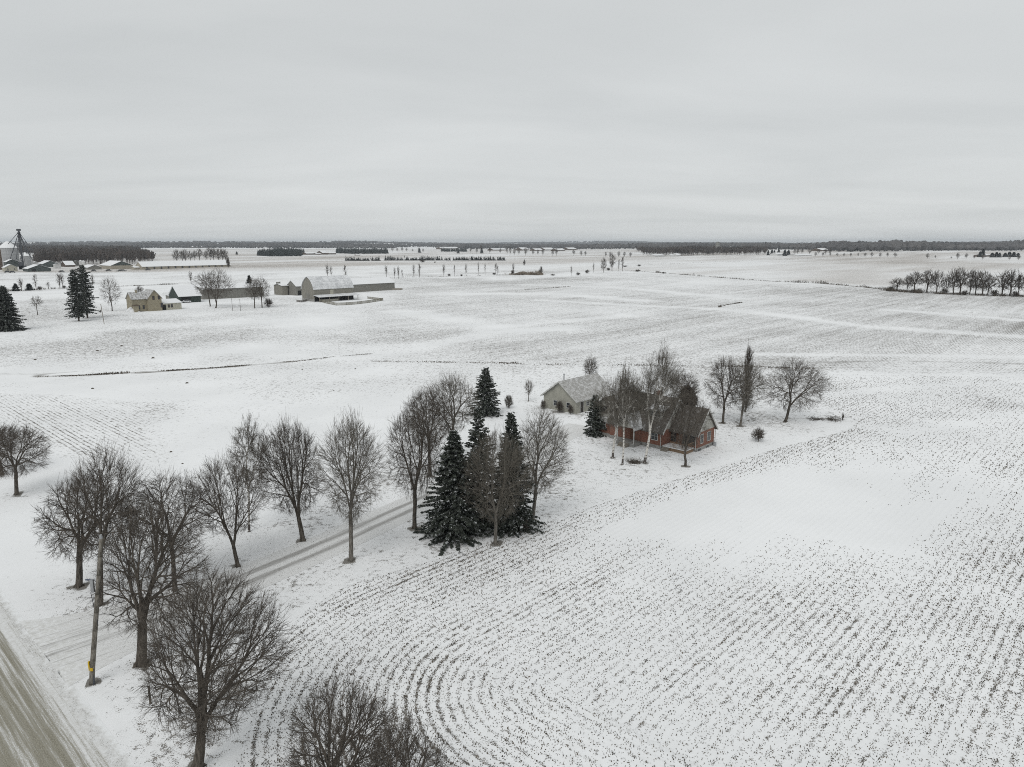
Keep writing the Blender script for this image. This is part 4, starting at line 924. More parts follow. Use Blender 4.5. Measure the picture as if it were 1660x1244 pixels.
fb('long_barn', 'very long low grey shed behind the curved barn on its right', 'barn', 556, 640, 475.6, 462.2, 453, 15, 'x', BARNW2, ROOFS)
fb('farm_shed', 'grey shed with gable end just left of the curved barn', 'shed', 481, 497, 479.5, 464, 455, 11, 'x', BARNW2, ROOFS, door=[(.3, 2.2, 3)])
fb('farm_shed', 'small low grey shed at the far left of the barn group', 'shed', 458, 467, 479, 463.5, 460.5, 10, 'x', BARNW, ROOFS)
fcyl('silo', 'short dark silo at the left end of the barn group', 'silo', 452, 474, 6.5, 457, 455, BARNW2, ROOFS)
tag(MB().box(-3.5, 3.5, -1, 1, 0, 1.0).build('feed_wagon', WOODG), 'low dark feed wagon past the right end of the very long shed', 'wagon').location = at(644, 470)
# yellow brick farmhouse: eaves side with a projecting gable, cream addition on the right
u0, v0, L = cos_len(241.5, 505, 263.5); x_, y_ = uv2(u0, v0); yp = Vector((x_, y_, float(H(x_, y_)))); yh = empty('farmhouse', 'yellow brick farmhouse with gabled front and cream addition', 'house', yp, UR)
gable(yh, 0, L, 0, 9, 6.0, 9.7, 'y', YBRICK, SHINGM, YBRICK, .35, trim=WOODG)
gable(yh, -6.6, -.01, 1.6, 8.4, 6.0, 8.9, 'x', YBRICK, SHINGM, YBRICK, .35)
for c in (2.6, 5.1): window(yh, '-y', 0, c, 5.4, .9, 1.7, RUSTD, 0)
window(yh, '-y', 0, 6.1, 1.6, 1.0, 2.0, RUSTD, 0); window(yh, '-y', 1.6, -1.6, 1.2, .8, 1.7, BROWNW, 0); window(yh, '-y', 1.6, -3.7, 1.2, .8, 1.7, BROWNW, 0)
MB().box(-6.4, -4.4, -.2, 1.59, -.2, 3.0).build('porch', YBRICK, yh); MB().box(-6.7, -4.2, -.5, 1.58, 3.0, 3.2).build('porch_roof', BROWNW, yh)
MB().box(L + .003, L + 9.6, 1.2, 7.5, -.3, 3.1).build('addition_wall', CREAM, yh); MB().prism([(.9, 3.1), (7.8, 4.6), (7.8, 4.85), (.9, 3.35)], L + .36, L + 10, 'x').build('addition_roof', ROOFS, yh)
d3 = MB().box(L + .5, L + 2.2, 1.1, 1.199, .1, 2.5).build('door', DARKW, yh); window(yh, '-y', 1.2, L + 3.6, 1.2, .8, 1.3, RUSTD, 0); window(yh, '-y', 1.2, L + 5.0, 1.2, .8, 1.3, BROWNW, 0)
MB().box(-3.6, -2.9, 4.4, 5.1, 7.5, 9.9).build('chimney', YBRICK, yh)
def mound(label, px, py, w, h, seed, cat='snow pile', name='snow_pile'):
    p = at(px, py); r = w / ppm(p) / 2; rng = np.random.default_rng(seed); k, m = 28, 9; V = []; F = []
    for i in range(m + 1):
        t = i / m
        for j in range(k):
            a = j * 2 * np.pi / k; rr = r * t * (1 + .18 * math.sin(a * 3 + seed) + .1 * math.sin(a * 7 + seed * 2)); V.append((rr * math.cos(a), rr * .6 * math.sin(a), h * (math.cos(t * math.pi) * .5 + .5) * (1 + .25 * math.sin(a * 4 + t * 9)) - .06 * t))
    for i in range(m):
        for j in range(k): F.append((i * k + j, (i + 1) * k + j, (i + 1) * k + (j + 1) % k, i * k + (j + 1) % k))
    me = bpy.data.meshes.new(name); me.from_pydata(V, [], F); me.materials.append(snow_roof('snow_over_earth', (.07, .06, .045), .74, 1.2)); me.polygons.foreach_set('use_smooth', [True] * len(F))
    o = link(bpy.data.objects.new(name, me)); o.location = p; tag(o, label, cat)
mound('snow covered earth mound left of the yellow farmhouse', 213, 506, 26, 1.9, 1)
post('utility_pole', 'leaning thin pole in the snow between the spruce pair and the yellow farmhouse', 'utility pole', 169, 526, 493, .13, WOODG, (-.5, 0))
for k, (a, b, t, w_) in enumerate(((377, 504, 484, 'left'), (390, 504.5, 485, 'right'))): post('clothesline_post', f'{w_} of two clothesline posts on the snow', 'post', a, b, t, .09, BARK, group='clothesline posts')
fb('drive_shed', 'open drive shed with green front and snow covered roof', 'shed', 291, 326, 491.5, 480.5, 464, 13, 'x', GREENW, ROOFS, door=[(.3, 5, 3)])
fb('farm_shed', 'small flat grey shed left of the green fronted drive shed', 'shed', 276, 287, 487, 480.5, 479.5, 6, 'x', BARNW2, ROOFS)
fb('long_barn', 'long low dark grey shed behind the bare trees of the farmyard', 'barn', 330, 428, 486, 469.5, 464, 16, 'x', BARNW2, ROOFS)
def vehicle(label, px, py, L=4.6, mat=None, rz=0.4, cat='car', name='parked_car', h=1.5):
    p = at(px, py); o = empty(name, label, cat, p, rz); mb = MB()
    prof = [(-L / 2, .35), (-L / 2, .95), (-L * .38, 1.02), (-L * .24, h), (L * .22, h), (L * .36, 1.0), (L / 2, .92), (L / 2, .35)]
    MB().prism(prof, -.9, .9, 'x' if False else 'y').build('body', mat or DSTEEL, o)
    MB().prism([(-L * .34, 1.05), (-L * .23, h - .08), (L * .21, h - .08), (L * .32, 1.05)], -.92, .92, 'y').build('glass', GLASS, o)
    for a in (-L * .32, L * .32):
        for b in (-.93, .72): MB().prism([(a + .33 * math.cos(t * .785), .33 + .33 * math.sin(t * .785)) for t in range(8)], b, b + .21, 'y').build('wheel', DARKW, o)
vehicle('snow dusted dark car parked in front of the open drive shed', 302, 491, 4.6, snow_roof('snowy_car', (.06, .065, .07), .62, .9), .7)
for k, (a, b) in enumerate(((300, 493.5), (319, 491.5), (264, 507))): pass

# --- grain elevator farm at the far left
GE = 'far farm at the left horizon'
fcyl('grain_bin', 'largest grain bin, pale steel with cone roof, at the left edge of the horizon', 'grain bin', 17, 432, 22, 402, 391.5, BING, ROOFS)
fcyl('grain_bin', 'steel grain bin just right of the elevator tower', 'grain bin', 43, 433, 12, 415, 409.5, BING, ROOFS)
fcyl('grain_bin', 'narrow pale grain bin with snowy cone, rightmost beside the elevator', 'grain bin', 50, 432, 7, 417, 413.5, WHITEW, ROOFS)
fb('farm_building', 'tall dark building cut off by the left edge beside the largest grain bin', 'building', -14, 5.5, 438, 405, 398, 20, 'y', BROWNW, ROOFS)
def elevator():
    p = at(38.5, 437); ht = height_to(p, 371.5); o = empty('grain_elevator', 'tall dark grain elevator leg with spouts fanning down to the bins', 'grain elevator', p); m = ppm(p)
    t = MB(); w = 1.6
    for sx in (-1, 1):
        for sy in (-1, 1): t.bar((sx * w, sy * w, 0), (sx * w * .55, sy * w * .55, ht * .93), .22, 4)
    k = 0; z = 0
    while z < ht * .9:
        a = 1 - .45 * z / (ht * .93); b = 1 - .45 * (z + 4) / (ht * .93); s = 1 if k % 2 else -1
        t.bar((-w * a * s, -w * a, z), (w * b * s, -w * b, z + 4), .12, 4).bar((-w * a, -w * a * s, z), (-w * b, w * b * s, z + 4), .12, 4); z += 4; k += 1
    t.build('tower', DSTEEL, o); MB().box(-.7, .7, -.7, .7, 0, ht * .97).build('leg_casing', DSTEEL, o)
    MB().box(-1.8, 1.8, -1.5, 1.5, ht * .955, ht).box(-2.6, 2.6, -2.2, 2.2, ht * .90, ht * .905).build('head', DSTEEL, o)
    for (px, py) in ((17, 424), (18.5, 396), (29, 420), (55, 423), (55.5, 405), (47, 412), (52, 418), (24, 410)):
        q = at(px, 437); zz = max(height_to(q, py), 2); MB().bar((0, 0, ht * .93), (q.x - p.x, (q.y - p.y), zz), .32, 6).build('spout', DSTEEL, o)
    MB().box(-3.2, 2.8, -3.4, -2.2, 0, 9).box(-3, 6, -3.4, -2.4, 0, 4.5).build('pit_housing', DSTEEL, o)
elevator()
fb('farmhouse', 'small cream house below the largest grain bin', 'house', 8, 29, 440.5, 434, 429, 11, 'y', CREAM, ROOFS, wins=2)
fb('farm_shed', 'dark shed with snowy roof between the cream house and the largest grain bin', 'shed', 11, 32, 433, 425, 420.5, 14, 'y', DKGREEN, ROOFS)
fb('farm_shed', 'wide dark green gabled shed right of the elevator foot', 'shed', 46, 83, 441, 436, 429.5, 22, 'y', DKGREEN, ROOFS, door=[(.25, 4, 3.5)])
fb('farm_shed', 'dark green gabled shed behind, left of the white box building', 'shed', 70, 95, 433.5, 428, 423, 26, 'y', DKGREEN, ROOFS)
fb('farm_shed', 'low shed with snowy hip roof just right of the pale bins', 'shed', 51, 66, 431, 427.5, 424.5, 16, 'y', WHITEW, ROOFS)
fb('farm_shed', 'small dark shed against the brown wood, left of another', 'shed', 55.5, 62, 424, 419.5, 417.8, 10, 'y', BROWNW, ROOFS)
fb('farm_shed', 'small dark shed against the brown wood, right of another', 'shed', 63, 70, 425.5, 421.5, 420, 10, 'y', BROWNW, ROOFS)
fcyl('silo', 'tall white domed silo before the brown wood', 'silo', 97, 427, 7.6, 415.5, 412.8, WHITEW, ROOFS, rings=False)
fcyl('silo', 'shorter wider white silo touching the tall domed one', 'silo', 103.5, 427, 7, 419, 417, WHITEW, ROOFS, rings=False)
fb('farm_building', 'small white box building below the white silos', 'building', 90, 99, 435.5, 429, 428.2, 8, 'y', WHITEW, ROOFS)
fb('farm_shed', 'long white roofed shed between the white silos and the grey one', 'shed', 107, 122, 433, 430, 423.5, 22, 'x', BROWNW, ROOFS)
fcyl('silo', 'short grey silo left of the white tank pair', 'silo', 123.5, 431, 6, 423.5, 422.6, BARNW2, ROOFS, rings=False)
fcyl('silo', 'white feed tank, left of the pair near the long roofs', 'silo', 131.5, 432, 4.5, 423.5, 422, WHITEW, ROOFS, rings=False)
fcyl('silo', 'white feed tank, right of the pair near the long roofs', 'silo', 136, 433, 4.5, 424, 422.5, WHITEW, ROOFS, rings=False)
fb('farm_shed', 'grey gabled shed with broad snowy roof behind the spruce pair tip', 'shed', 143, 165, 437.5, 434, 429.8, 26, 'y', BARNW2, ROOFS)
fb('farm_building', 'big barn with broad white roof and tan wall near the brown wood', 'barn', 180, 216, 437, 431, 423.5, 40, 'y', TANW, ROOFS, gmat=DKGREEN)
fb('farm_shed', 'small tan shed at the left end of the poultry barn', 'shed', 218, 229, 437.5, 434, 432, 10, 'x', TANW, ROOFS)
fcyl('silo', 'white round feed bin above the poultry barn roof, left one', 'silo', 227, 434, 5, 426.5, 424.8, WHITEW, ROOFS, rings=False)
fcyl('silo', 'white round feed bin above the poultry barn roof, right one', 'silo', 234.5, 434, 6, 426.5, 424.2, WHITEW, ROOFS, rings=False)
fb('poultry_barn', 'very long low poultry barn with snowy roof and row of fans', 'barn', 231, 374, 437.5, 432.6, 424.5, 22, 'x', TANW, ROOFS, fans=13)
for k, (a, b, lab) in enumerate(((12, 442.3, 'dark car parked before the small cream house'), (20, 442.6, 'second dark car before the small cream house'), (100, 441.8, 'dark wagon parked alone on the snow right of the green gabled shed'), (152, 440.5, 'dark machine parked left of the big tan barn'), (176, 440, 'snowy machine parked below the big tan barn'), (197, 440.2, 'long dark trailer parked right of the big tan barn door'), (240, 438.6, 'dark machine parked against the poultry barn wall'))):
    vehicle(lab, a, b, 6.5 if 'trailer' not in lab else 11, snow_roof('snowy_machine', (.06, .055, .05), .38, .5), UR, 'vehicle', 'farm_vehicle', 2.2)

# ------------------------------------------------------------------ far trees: a few kinds, copied one by one
FB = bark_mat('far_bark', (.060, .050, .042), (.11, .095, .08), 1)
def proto(kind, seed):
    if kind == 'bare': a, b = tree_meshes(seed, 10, 4.0, hb=1.6, N=170, prof='round', bark=FB, bark2=FB, rtip=.028, rexp=.36, twigs=3, twig_len=1.1, twig_w=.024, shell=.55)
    elif kind == 'slim': a, b = tree_meshes(seed, 10, 1.6, hb=2.0, N=50, prof='oval', bark=FB, bark2=FB, rtip=.024, rexp=.36, twigs=3, twig_len=1.0, twig_w=.022, shell=.6)
    elif kind == 'bush': a, b = tree_meshes(seed, 10, 5.5, hb=1.0, fork_h=.3, N=110, prof='round', forks=5, bark=FB, bark2=FB, rtip=.05, rexp=.3, twigs=5, twig_len=2.0, twig_w=.06, shell=.7)
    else: a, b = conifer_meshes(seed, 10, 2.9, zb=.3, dens=.7, leafw=.22, leaf=.9, mat=NEEDLEF)
    return a, b
PROTO = {k: [proto(k, s) for s in ss] for k, ss in dict(bare=(1, 2, 3, 4), slim=(11, 12), bush=(21, 22), conifer=(31, 32)).items()}
NAMES = dict(bare=('bare_tree', 'tree', 'branches'), slim=('slender_tree', 'tree', 'branches'), bush=('bush', 'bush', 'branches'), conifer=('spruce_tree', 'spruce tree', 'foliage'))
ORD = ['leftmost', 'second from the left', 'third from the left', 'fourth from the left', 'fifth from the left', 'sixth from the left', 'seventh from the left', 'eighth from the left', 'ninth from the left', 'tenth from the left', 'eleventh from the left', 'twelfth from the left', 'thirteenth from the left', 'fourteenth from the left', 'fifteenth from the left', 'sixteenth from the left', 'seventeenth from the left', 'eighteenth from the left']
FR = random.Random(77)
ROOT = {}
def far_tree(kind, px, py, yt, w, label, group=None):
    p = at(px, py); ht = height_to(p, yt); R = w / ppm(p) / 2; nm, cat, crown = NAMES[kind]; i = FR.randrange(len(PROTO[kind])); a, b = PROTO[kind][i]
    R0 = dict(bare=4.0, slim=1.6, bush=5.5, conifer=2.9)[kind]; sc = (R / R0, R / R0, ht / 10); rz = FR.uniform(0, 6.28)
    if (kind, i) not in ROOT:
        o = empty(nm, label, cat, p, rz, group); o.scale = sc; part('trunk', a, o); part(crown, b, o); ROOT[(kind, i)] = o; return o
    o = dup(ROOT[(kind, i)], p, rz, label, group, sc)
    if not group and 'group' in o: del o['group']
    return o
def far_row(kind, rows, text, group):
    for i, (px, py, yt, w) in enumerate(sorted(rows)): far_tree(kind, px, py, yt, w, f'{text}, {ORD[i]}', group)
# round the yellow farmhouse and the barns
place_spruce('large dark spruce cut by the left edge of the photo', None, 13, 536, 464, 42, dens=1.7, droop=.5, leafw=.14, leaf=.55, taper=.75, seed=601)
place_spruce('left and nearer tall spruce of the pair left of the yellow farmhouse', 'pair of tall spruces', 128, 521, 437, 23, rag=.3, dens=1.4, droop=.3, leafw=.16, leaf=.6, taper=.45, zb=2.2, gap=.12, seed=603)
place_spruce('right and taller spruce of the pair left of the yellow farmhouse', 'pair of tall spruces', 142, 516, 430, 23, rag=.3, dens=1.4, droop=.3, leafw=.16, leaf=.6, taper=.45, zb=2.8, gap=.12, seed=605)
def mid_tree(label, bx, by, yt, w, **k):
    k.setdefault('N', 420); k.setdefault('prof', 'round'); k.setdefault('rtip', .014); place_tree('bare_tree', label, 'tree', 'bare trees round the yellow farmhouse', bx, by, yt, w, bark=BARK, bark2=TWIG, twigs=3, twig_w=.02, twig_len=.7, **k)
mid_tree('bare tree with drooping limbs left of the yellow farmhouse', 182, 504.5, 444, 42, N=500, hb=2.0, seed=611)
mid_tree('small pale bare tree alone on the snow near the left edge', 61, 511, 479, 24, N=160, hb=3, seed=613)
mid_tree('left stem of the wide crowned trees in front of the dark long barn', 341, 497, 438, 54, N=800, hb=4, cxo=-4, seed=617)
mid_tree('large wide crowned bare tree in front of the dark long barn', 350, 499.5, 433, 68, N=1200, hb=4, cxo=6, forks=2, fork_h=2, seed=619)
mid_tree('left bare tree of the snowy pair between the long barn and curved barn', 413, 500, 449, 40, N=600, hb=4, seed=623)
mid_tree('right bare tree of the snowy pair between the long barn and curved barn', 425, 499, 447, 44, N=650, hb=3.5, seed=629)
far_tree('bare', 227, 482, 463, 18, 'faint bare tree behind the yellow farmhouse roof')
far_tree('conifer', 405, 470, 447, 12, 'small dark spruce tip above the snowy tree pair')
far_tree('slim', 310, 461, 438, 11, 'slender bare tree behind the green drive shed roof')
far_tree('bush', 435, 498, 484, 22, 'twiggy bush right of the snowy tree pair')
far_tree('bush', 163, 507, 503, 5, 'tiny dark bush beside the leaning thin pole')
far_tree('conifer', 26, 472, 460, 11, 'left small spruce in the ditch behind the edge spruce'); far_tree('conifer', 48, 471, 460, 12, 'right small spruce in the ditch behind the edge spruce')
far_row('slim', [(35, 472, 449, 12), (59, 470, 444, 10), (79, 469, 457, 8), (97, 468, 443, 14), (102, 467, 440, 9), (151, 466, 443, 9)], 'thin leafless sapling in the ditch line at the far left', 'saplings in the left ditch line')
far_row('bush', [(8, 474, 466, 14), (65, 471, 464, 10), (104, 468, 463, 8)], 'low scrub in the ditch line at the far left', 'scrub in the left ditch line')
# fence line trees behind the barn
far_row('slim', [(531, 450, 427, 10), (537, 450, 430, 8), (560, 452, 429, 11), (626.5, 450, 428, 9), (640, 452, 432, 7), (646, 452, 430, 8), (652, 450, 437, 6), (671, 450, 427, 8), (680, 450, 426, 10), (719.5, 449, 426, 9), (737, 448.5, 429, 5), (755.5, 448, 426, 7), (775.5, 447, 423, 5), (786.5, 446, 427, 5), (804, 446, 426, 8), (807, 446, 430, 6)], 'thin bare tree of the fence line behind the grey barns', 'thin trees of the fence line behind the barns')
far_row('bush', [(728, 448, 444, 8), (748, 448, 445, 7), (801, 446, 442, 9), (831, 445.5, 438, 9), (877, 446, 432, 9)], 'low bush of the fence line right of the long shed', 'bushes of the fence line')
far_row('slim', [(832, 446, 425, 8), (926, 447, 430, 6), (962, 442, 425, 5), (1003, 440, 420, 6), (1009, 440, 415, 9)], 'thin bare tree on the crest near the picture centre', 'thin trees on the centre crest')
far_tree('bare', 978.5, 442, 416, 17, 'round bare tree on the crest, left of the large pair'); far_tree('bare', 992, 440, 409, 17, 'taller bare tree on the crest, right of the large pair')
far_row('bush', [(896, 447, 444.5, 12), (937, 446.5, 442, 12), (952, 443.5, 437.5, 11), (986, 439, 434, 10), (1034, 441, 437, 14), (1076, 444, 441, 10), (850, 431, 421, 6)], 'rounded scrub patch on the crest near the picture centre', 'scrub on the centre crest')
far_row('bush', [(1013, 433, 430.5, 12), (1036, 432, 429, 10), (685, 425.5, 421.5, 14), (705, 426.5, 424, 4)], 'small dark scrub clump out in the far fields', 'scrub clumps in the far fields')
far_tree('bush', 370, 435, 415, 9, 'thin brush at the right end of the poultry barn'); far_tree('conifer', 384, 413, 408, 4, 'single small spruce in the field right of the grove')
# grove behind the poultry barn
far_row('bare', [(287, 425, 403.5, 21), (296, 424, 405.5, 15), (301, 425, 402.5, 16.5), (309, 424, 406.5, 13.5), (316, 424, 405.5, 13.5), (324, 424, 402.5, 16.5), (334, 425, 406.5, 12), (341, 424, 400.5, 18), (347, 424, 401.5, 18), (355, 425, 401.5, 18), (361, 424, 402.5, 16.5), (366, 425, 403.5, 15)], 'bare tree of the grove behind the poultry barn', 'grove behind the poultry barn')
# grove at the right
far_row('bare', [(1454, 472, 450.0, 30.875), (1470, 473, 446.0, 22.75), (1482, 474, 439.0, 35.75), (1502, 475, 436.0, 39), (1518, 476, 438.0, 32.5), (1534, 476, 448.0, 19.5), (1545, 477, 434.0, 32.5), (1556, 477, 433.0, 35.75), (1572, 478, 434.0, 27.625), (1581, 478, 435.0, 29.25), (1592, 479, 436.0, 32.5), (1601, 479, 444.0, 29.25), (1624, 480, 438.0, 35.75), (1637, 480, 436.0, 39), (1650, 480, 444.0, 26), (1668, 481, 440.0, 32.5)], 'bare tree of the grove by the right edge', 'grove by the right edge')
far_row('bush', [(1445, 471, 464, 14), (1530, 477, 468, 18), (1564, 479, 471, 16), (1612, 480, 470, 18), (1645, 481, 472, 16)], 'dark undergrowth of the grove by the right edge', 'undergrowth of the right grove')
# roadside rows on the far right
far_row('bare', [(1322, 416, 408, 6), (1334, 416, 409, 6), (1346, 415.5, 410, 4), (1357, 416, 410, 6), (1368, 416, 410, 5), (1379, 416.5, 410, 5), (1391, 416, 410, 4), (1402, 417, 409.5, 7), (1413, 417, 409, 7), (1426.5, 417.5, 409.5, 7), (1438.5, 417, 409.5, 6), (1451, 418, 409.5, 8)], 'small round tree in the even roadside row on the right', 'even row of small roadside trees')
far_row('bare', [(1503.5, 419.5, 410, 7), (1516, 419, 413.5, 4), (1542, 419.5, 416, 4), (1552, 420.5, 409.5, 8), (1566, 420, 410.5, 7), (1579, 420.5, 414, 4), (1593, 421.5, 413, 6), (1636, 422, 414, 5), (1651, 422, 415, 6)], 'small tree scattered along the far right road', 'scattered trees along the far right road')
far_row('conifer', [(1588, 417, 408, 6), (1592.5, 416.5, 404, 8), (1608, 417.5, 410, 8), (1615, 417.5, 409, 8), (1620, 417.5, 410, 6), (1629, 417, 410, 7), (1636, 416.5, 408.5, 8), (1643, 417, 409, 8), (1650, 417, 410.5, 7)], 'dark spruce by the farm near the right horizon', 'spruces by the right horizon farm')
far_row('conifer', [(1245, 414, 406, 5), (1251, 414, 405, 6), (1255, 414, 406, 5), (1262, 413, 404, 6), (1272, 415, 405.5, 8), (1278, 415, 406, 8)], 'dark spruce by the farm right of the horizon wood', 'spruces right of the horizon wood')
far_row('bare', [(1288, 413, 404, 7), (1293, 413, 403, 8), (1300, 412, 403, 8), (1312, 412, 403, 9), (1327, 412, 404, 7), (1338, 413, 403, 8), (1345, 413, 404, 6)], 'bare tree round the snowy roofs by the right horizon', 'bare trees round the right horizon farm')
# middle distance
far_row('bare', [(636, 408, 400, 7), (644, 408, 402, 6), (652, 408, 401, 7), (659, 408, 402, 6), (669, 408, 403, 5), (679.5, 409, 401, 6), (686, 409, 403, 5)], 'bare tree by the spruce band left of the centre', 'bare trees left of the centre')
far_row('bare', [(716, 409, 402, 5), (740, 410, 402, 5), (763, 410, 402, 6), (773, 411, 401, 7), (780, 411, 397, 7), (794, 412, 401, 6), (811, 411, 402, 6), (822, 413, 400, 6), (827, 414, 399, 7), (834, 414, 400, 8), (841, 414, 402, 7), (852, 414.5, 400, 9), (864, 414, 404, 7), (872, 414, 404, 6), (880, 415, 403, 7), (896, 414.5, 403, 8), (902, 415, 402, 8)], 'bare tree among the farms at the centre of the horizon', 'bare trees among the central farms')
far_row('bare', [(930, 415, 404, 8), (942, 415.5, 406, 8), (949, 415.5, 407, 7), (982, 417, 408, 6), (989, 417, 408, 7), (1003, 417, 407, 8), (1012, 416.5, 408, 8), (1022, 417, 409, 8), (1043.5, 414, 401, 8)], 'bare tree right of the centre before the dark wood', 'bare trees before the dark wood')
far_row('conifer', [(680, 410, 403, 6), (743, 411, 405, 5), (781, 411, 403, 6)], 'small spruce among the farms left of the centre', 'small spruces left of the centre')

# ------------------------------------------------------------------ woods, hedges and windbreaks too many to count
def in_poly(n, P, rng):
    xs = [p[0] for p in P]; ys = [p[1] for p in P]; x = rng.uniform(min(xs), max(xs), n); y = rng.uniform(min(ys), max(ys), n); k = sdpoly(x, y, P) < 0; return x[k], y[k]
def area(P): return .5 * abs(sum(P[i][0] * P[(i + 1) % len(P)][1] - P[(i + 1) % len(P)][0] * P[i][1] for i in range(len(P))))
WOODM = simple('bare_wood', (.105, .088, .078), (.048, .041, .038), .035, .95); WOODM2 = simple('far_wood', (.115, .110, .108), (.065, .064, .066), .006, .95)
def wood(name, label, P, spacing, ht, seed, kind='bare', mat=None, thin=0.0, rscale=1.0):
    rng = np.random.default_rng(seed); xs = [p[0] for p in P]; ys = [p[1] for p in P]
    bbox = (max(xs) - min(xs)) * (max(ys) - min(ys)); x, y = in_poly(int(min(bbox / spacing ** 2, 400000)), P, rng)
    if thin: k = fbm(x, y, spacing * 22, seed) > thin; x, y = x[k], y[k]
    n = len(x); z = H(x, y); h = ht * rng.uniform(.72, 1.12, n) * (.68 + .62 * vnoise(x, y, spacing * 7, seed)); R = ht * .27 * rng.uniform(.7, 1.2, n) * rscale
    out_ = []
    if kind == 'bare':
        B = 20; idx = np.repeat(np.arange(n), B); m = len(idx); a = rng.random(m) * 6.28; t = rng.random(m); rr = R[idx] * np.sqrt(rng.random(m))
        z0 = h[idx] * (.28 + .35 * t); z1 = np.minimum(z0 + h[idx] * rng.uniform(.2, .5, m), h[idx] * (1.02 - .25 * (rr / R[idx]) ** 2))
        b = np.stack([x[idx] + np.cos(a) * rr * .45, y[idx] + np.sin(a) * rr * .45, z[idx] + z0], 1); e = np.stack([x[idx] + np.cos(a) * rr, y[idx] + np.sin(a) * rr, z[idx] + z1], 1)
        wv = rng.standard_normal((m, 3)); wv[:, 2] *= .2; wv /= np.linalg.norm(wv, axis=1, keepdims=True); wv *= (R[idx] * .13)[:, None]
        V = np.stack([b - wv * .3, e - wv, e + wv, b + wv * .3], 1).reshape(-1, 3); out_.append((V, (np.arange(m) * 4)[:, None] + np.arange(4)))
        out_.append(tubes(np.stack([x, y, z - .5], 1), np.stack([x, y, z + h * .8], 1), h * .016, h * .006, 3))
    elif kind == 'conifer':
        h *= rng.uniform(.78, 1.15, n); B = 26; idx = np.repeat(np.arange(n), B); m = len(idx); a = rng.random(m) * 6.28; t = rng.random(m) ** 1.2; rr = R[idx] * (1 - t) * .95 + .1
        c = np.stack([x[idx], y[idx], z[idx] + h[idx] * (t + .06)], 1); e = np.stack([x[idx] + np.cos(a) * rr, y[idx] + np.sin(a) * rr, z[idx] + h[idx] * np.maximum(t - .07, .01)], 1)
        sd_ = np.stack([-np.sin(a), np.cos(a), 0 * a], 1) * (rr * .42 + .15)[:, None]
        V = np.stack([c, e - sd_, e + sd_], 1).reshape(-1, 3); out_.append((V, (np.arange(m) * 3)[:, None] + np.arange(3)))
    else:                                                     # rounded, ragged crowns for the far distance
        k = 6; rg = np.arange(k) * 2 * np.pi / k; lv = [(0.55, .25), (1.0, .55), (.62, .85)]; V = [np.stack([x, y, z - 1], 1)[:, None, :]]
        for r_, t_ in lv:
            jr = r_ * R[:, None] * 1.5 * rng.uniform(.7, 1.3, (n, k)); V.append(np.stack([x[:, None] + np.cos(rg) * jr, y[:, None] + np.sin(rg) * jr, z[:, None] + h[:, None] * t_ * rng.uniform(.85, 1.15, (n, k))], -1))
        V.append(np.stack([x, y, z + h], 1)[:, None, :]); V = np.concatenate(V, 1); nv = V.shape[1]; o = (np.arange(n) * nv)[:, None]; F3, F4 = [], []
        for j in range(k):
            jn = (j + 1) % k; F3.append(o + np.array([0, 1 + jn, 1 + j])); F3.append(o + np.array([nv - 1, 1 + 2 * k + j, 1 + 2 * k + jn]))
            for l in (0, 1): F4.append(o + np.array([1 + l * k + j, 1 + l * k + jn, 1 + (l + 1) * k + jn, 1 + (l + 1) * k + j]))
        V = V.reshape(-1, 3); F3 = np.concatenate(F3); F4 = np.concatenate(F4)
        me = mesh_np(name, V, np.concatenate([F3.ravel(), F4.ravel()]), np.concatenate([np.full(len(F3), 3), np.full(len(F4), 4)]), mat or WOODM2)
        return tag(link(bpy.data.objects.new(name, me)), label, 'wood', kind='stuff')
    me = mesh_np(name, *combine(out_), mat or (WOODM if kind == 'bare' else NEEDLEF)); return tag(link(bpy.data.objects.new(name, me)), label, 'wood', kind='stuff')
wood('leafless_wood', 'large brown leafless wood behind the far left farm', pts((58, 431), (120, 432), (180, 430), (225, 429), (249, 427), (247, 421), (236, 415.5), (222, 411), (205, 406.5), (60, 405.5)), 11, 18, 1)
wood('leafless_wood', 'narrow brown wood at the left edge behind the grain bins', pts((-60, 414), (60, 414), (58, 404), (-60, 404)), 16, 18, 2)
wood('leafless_wood', 'dark wood strip right of the centre below the village', pts((1052, 414.5), (1100, 415.8), (1240, 413.8), (1242, 411.5), (1242, 407), (1030, 408.5)), 13, 17, 3, rscale=1.1)
wood('leafless_wood', 'wide dark wood along the right part of the horizon', pts((1345, 408.5), (1470, 407.6), (1560, 406.5), (1780, 406.2), (1780, 402.5), (1340, 402.8)), 20, 24, 4, kind='round')
wood('leafless_wood', 'second dark wood band behind, between centre and right horizon', pts((1040, 405), (1360, 405.5), (1360, 401), (1030, 401)), 24, 20, 5, kind='round', thin=.40)
wood('leafless_wood', 'blue grey wood band on the left horizon', pts((245, 402.5), (420, 403), (640, 403), (650, 399.2), (-100, 399.2), (-100, 402)), 30, 20, 6, kind='round', thin=.38)
wood('leafless_wood', 'blue grey wood band at the centre of the horizon', pts((640, 404), (830, 404), (1060, 404), (1060, 399.6), (640, 399.6)), 28, 19, 7, kind='round', thin=.42)
wood('leafless_wood', 'faint broken woods on the farthest hills', [(math.sin(a) * r_, math.cos(a) * r_) for a, r_ in [(math.radians(q), 6300) for q in range(-44, 45, 8)] + [(math.radians(q), 12500) for q in range(44, -45, -8)]], 75, 19, 8, kind='round', thin=.46, rscale=2.6)
wood('spruce_block', 'dense dark spruce block left of the far white roofs', pts((418, 414.8), (440, 416), (488, 415.6), (494, 411), (446, 409.5), (432, 412), (418, 412.5)), 8, 15, 9, kind='conifer')
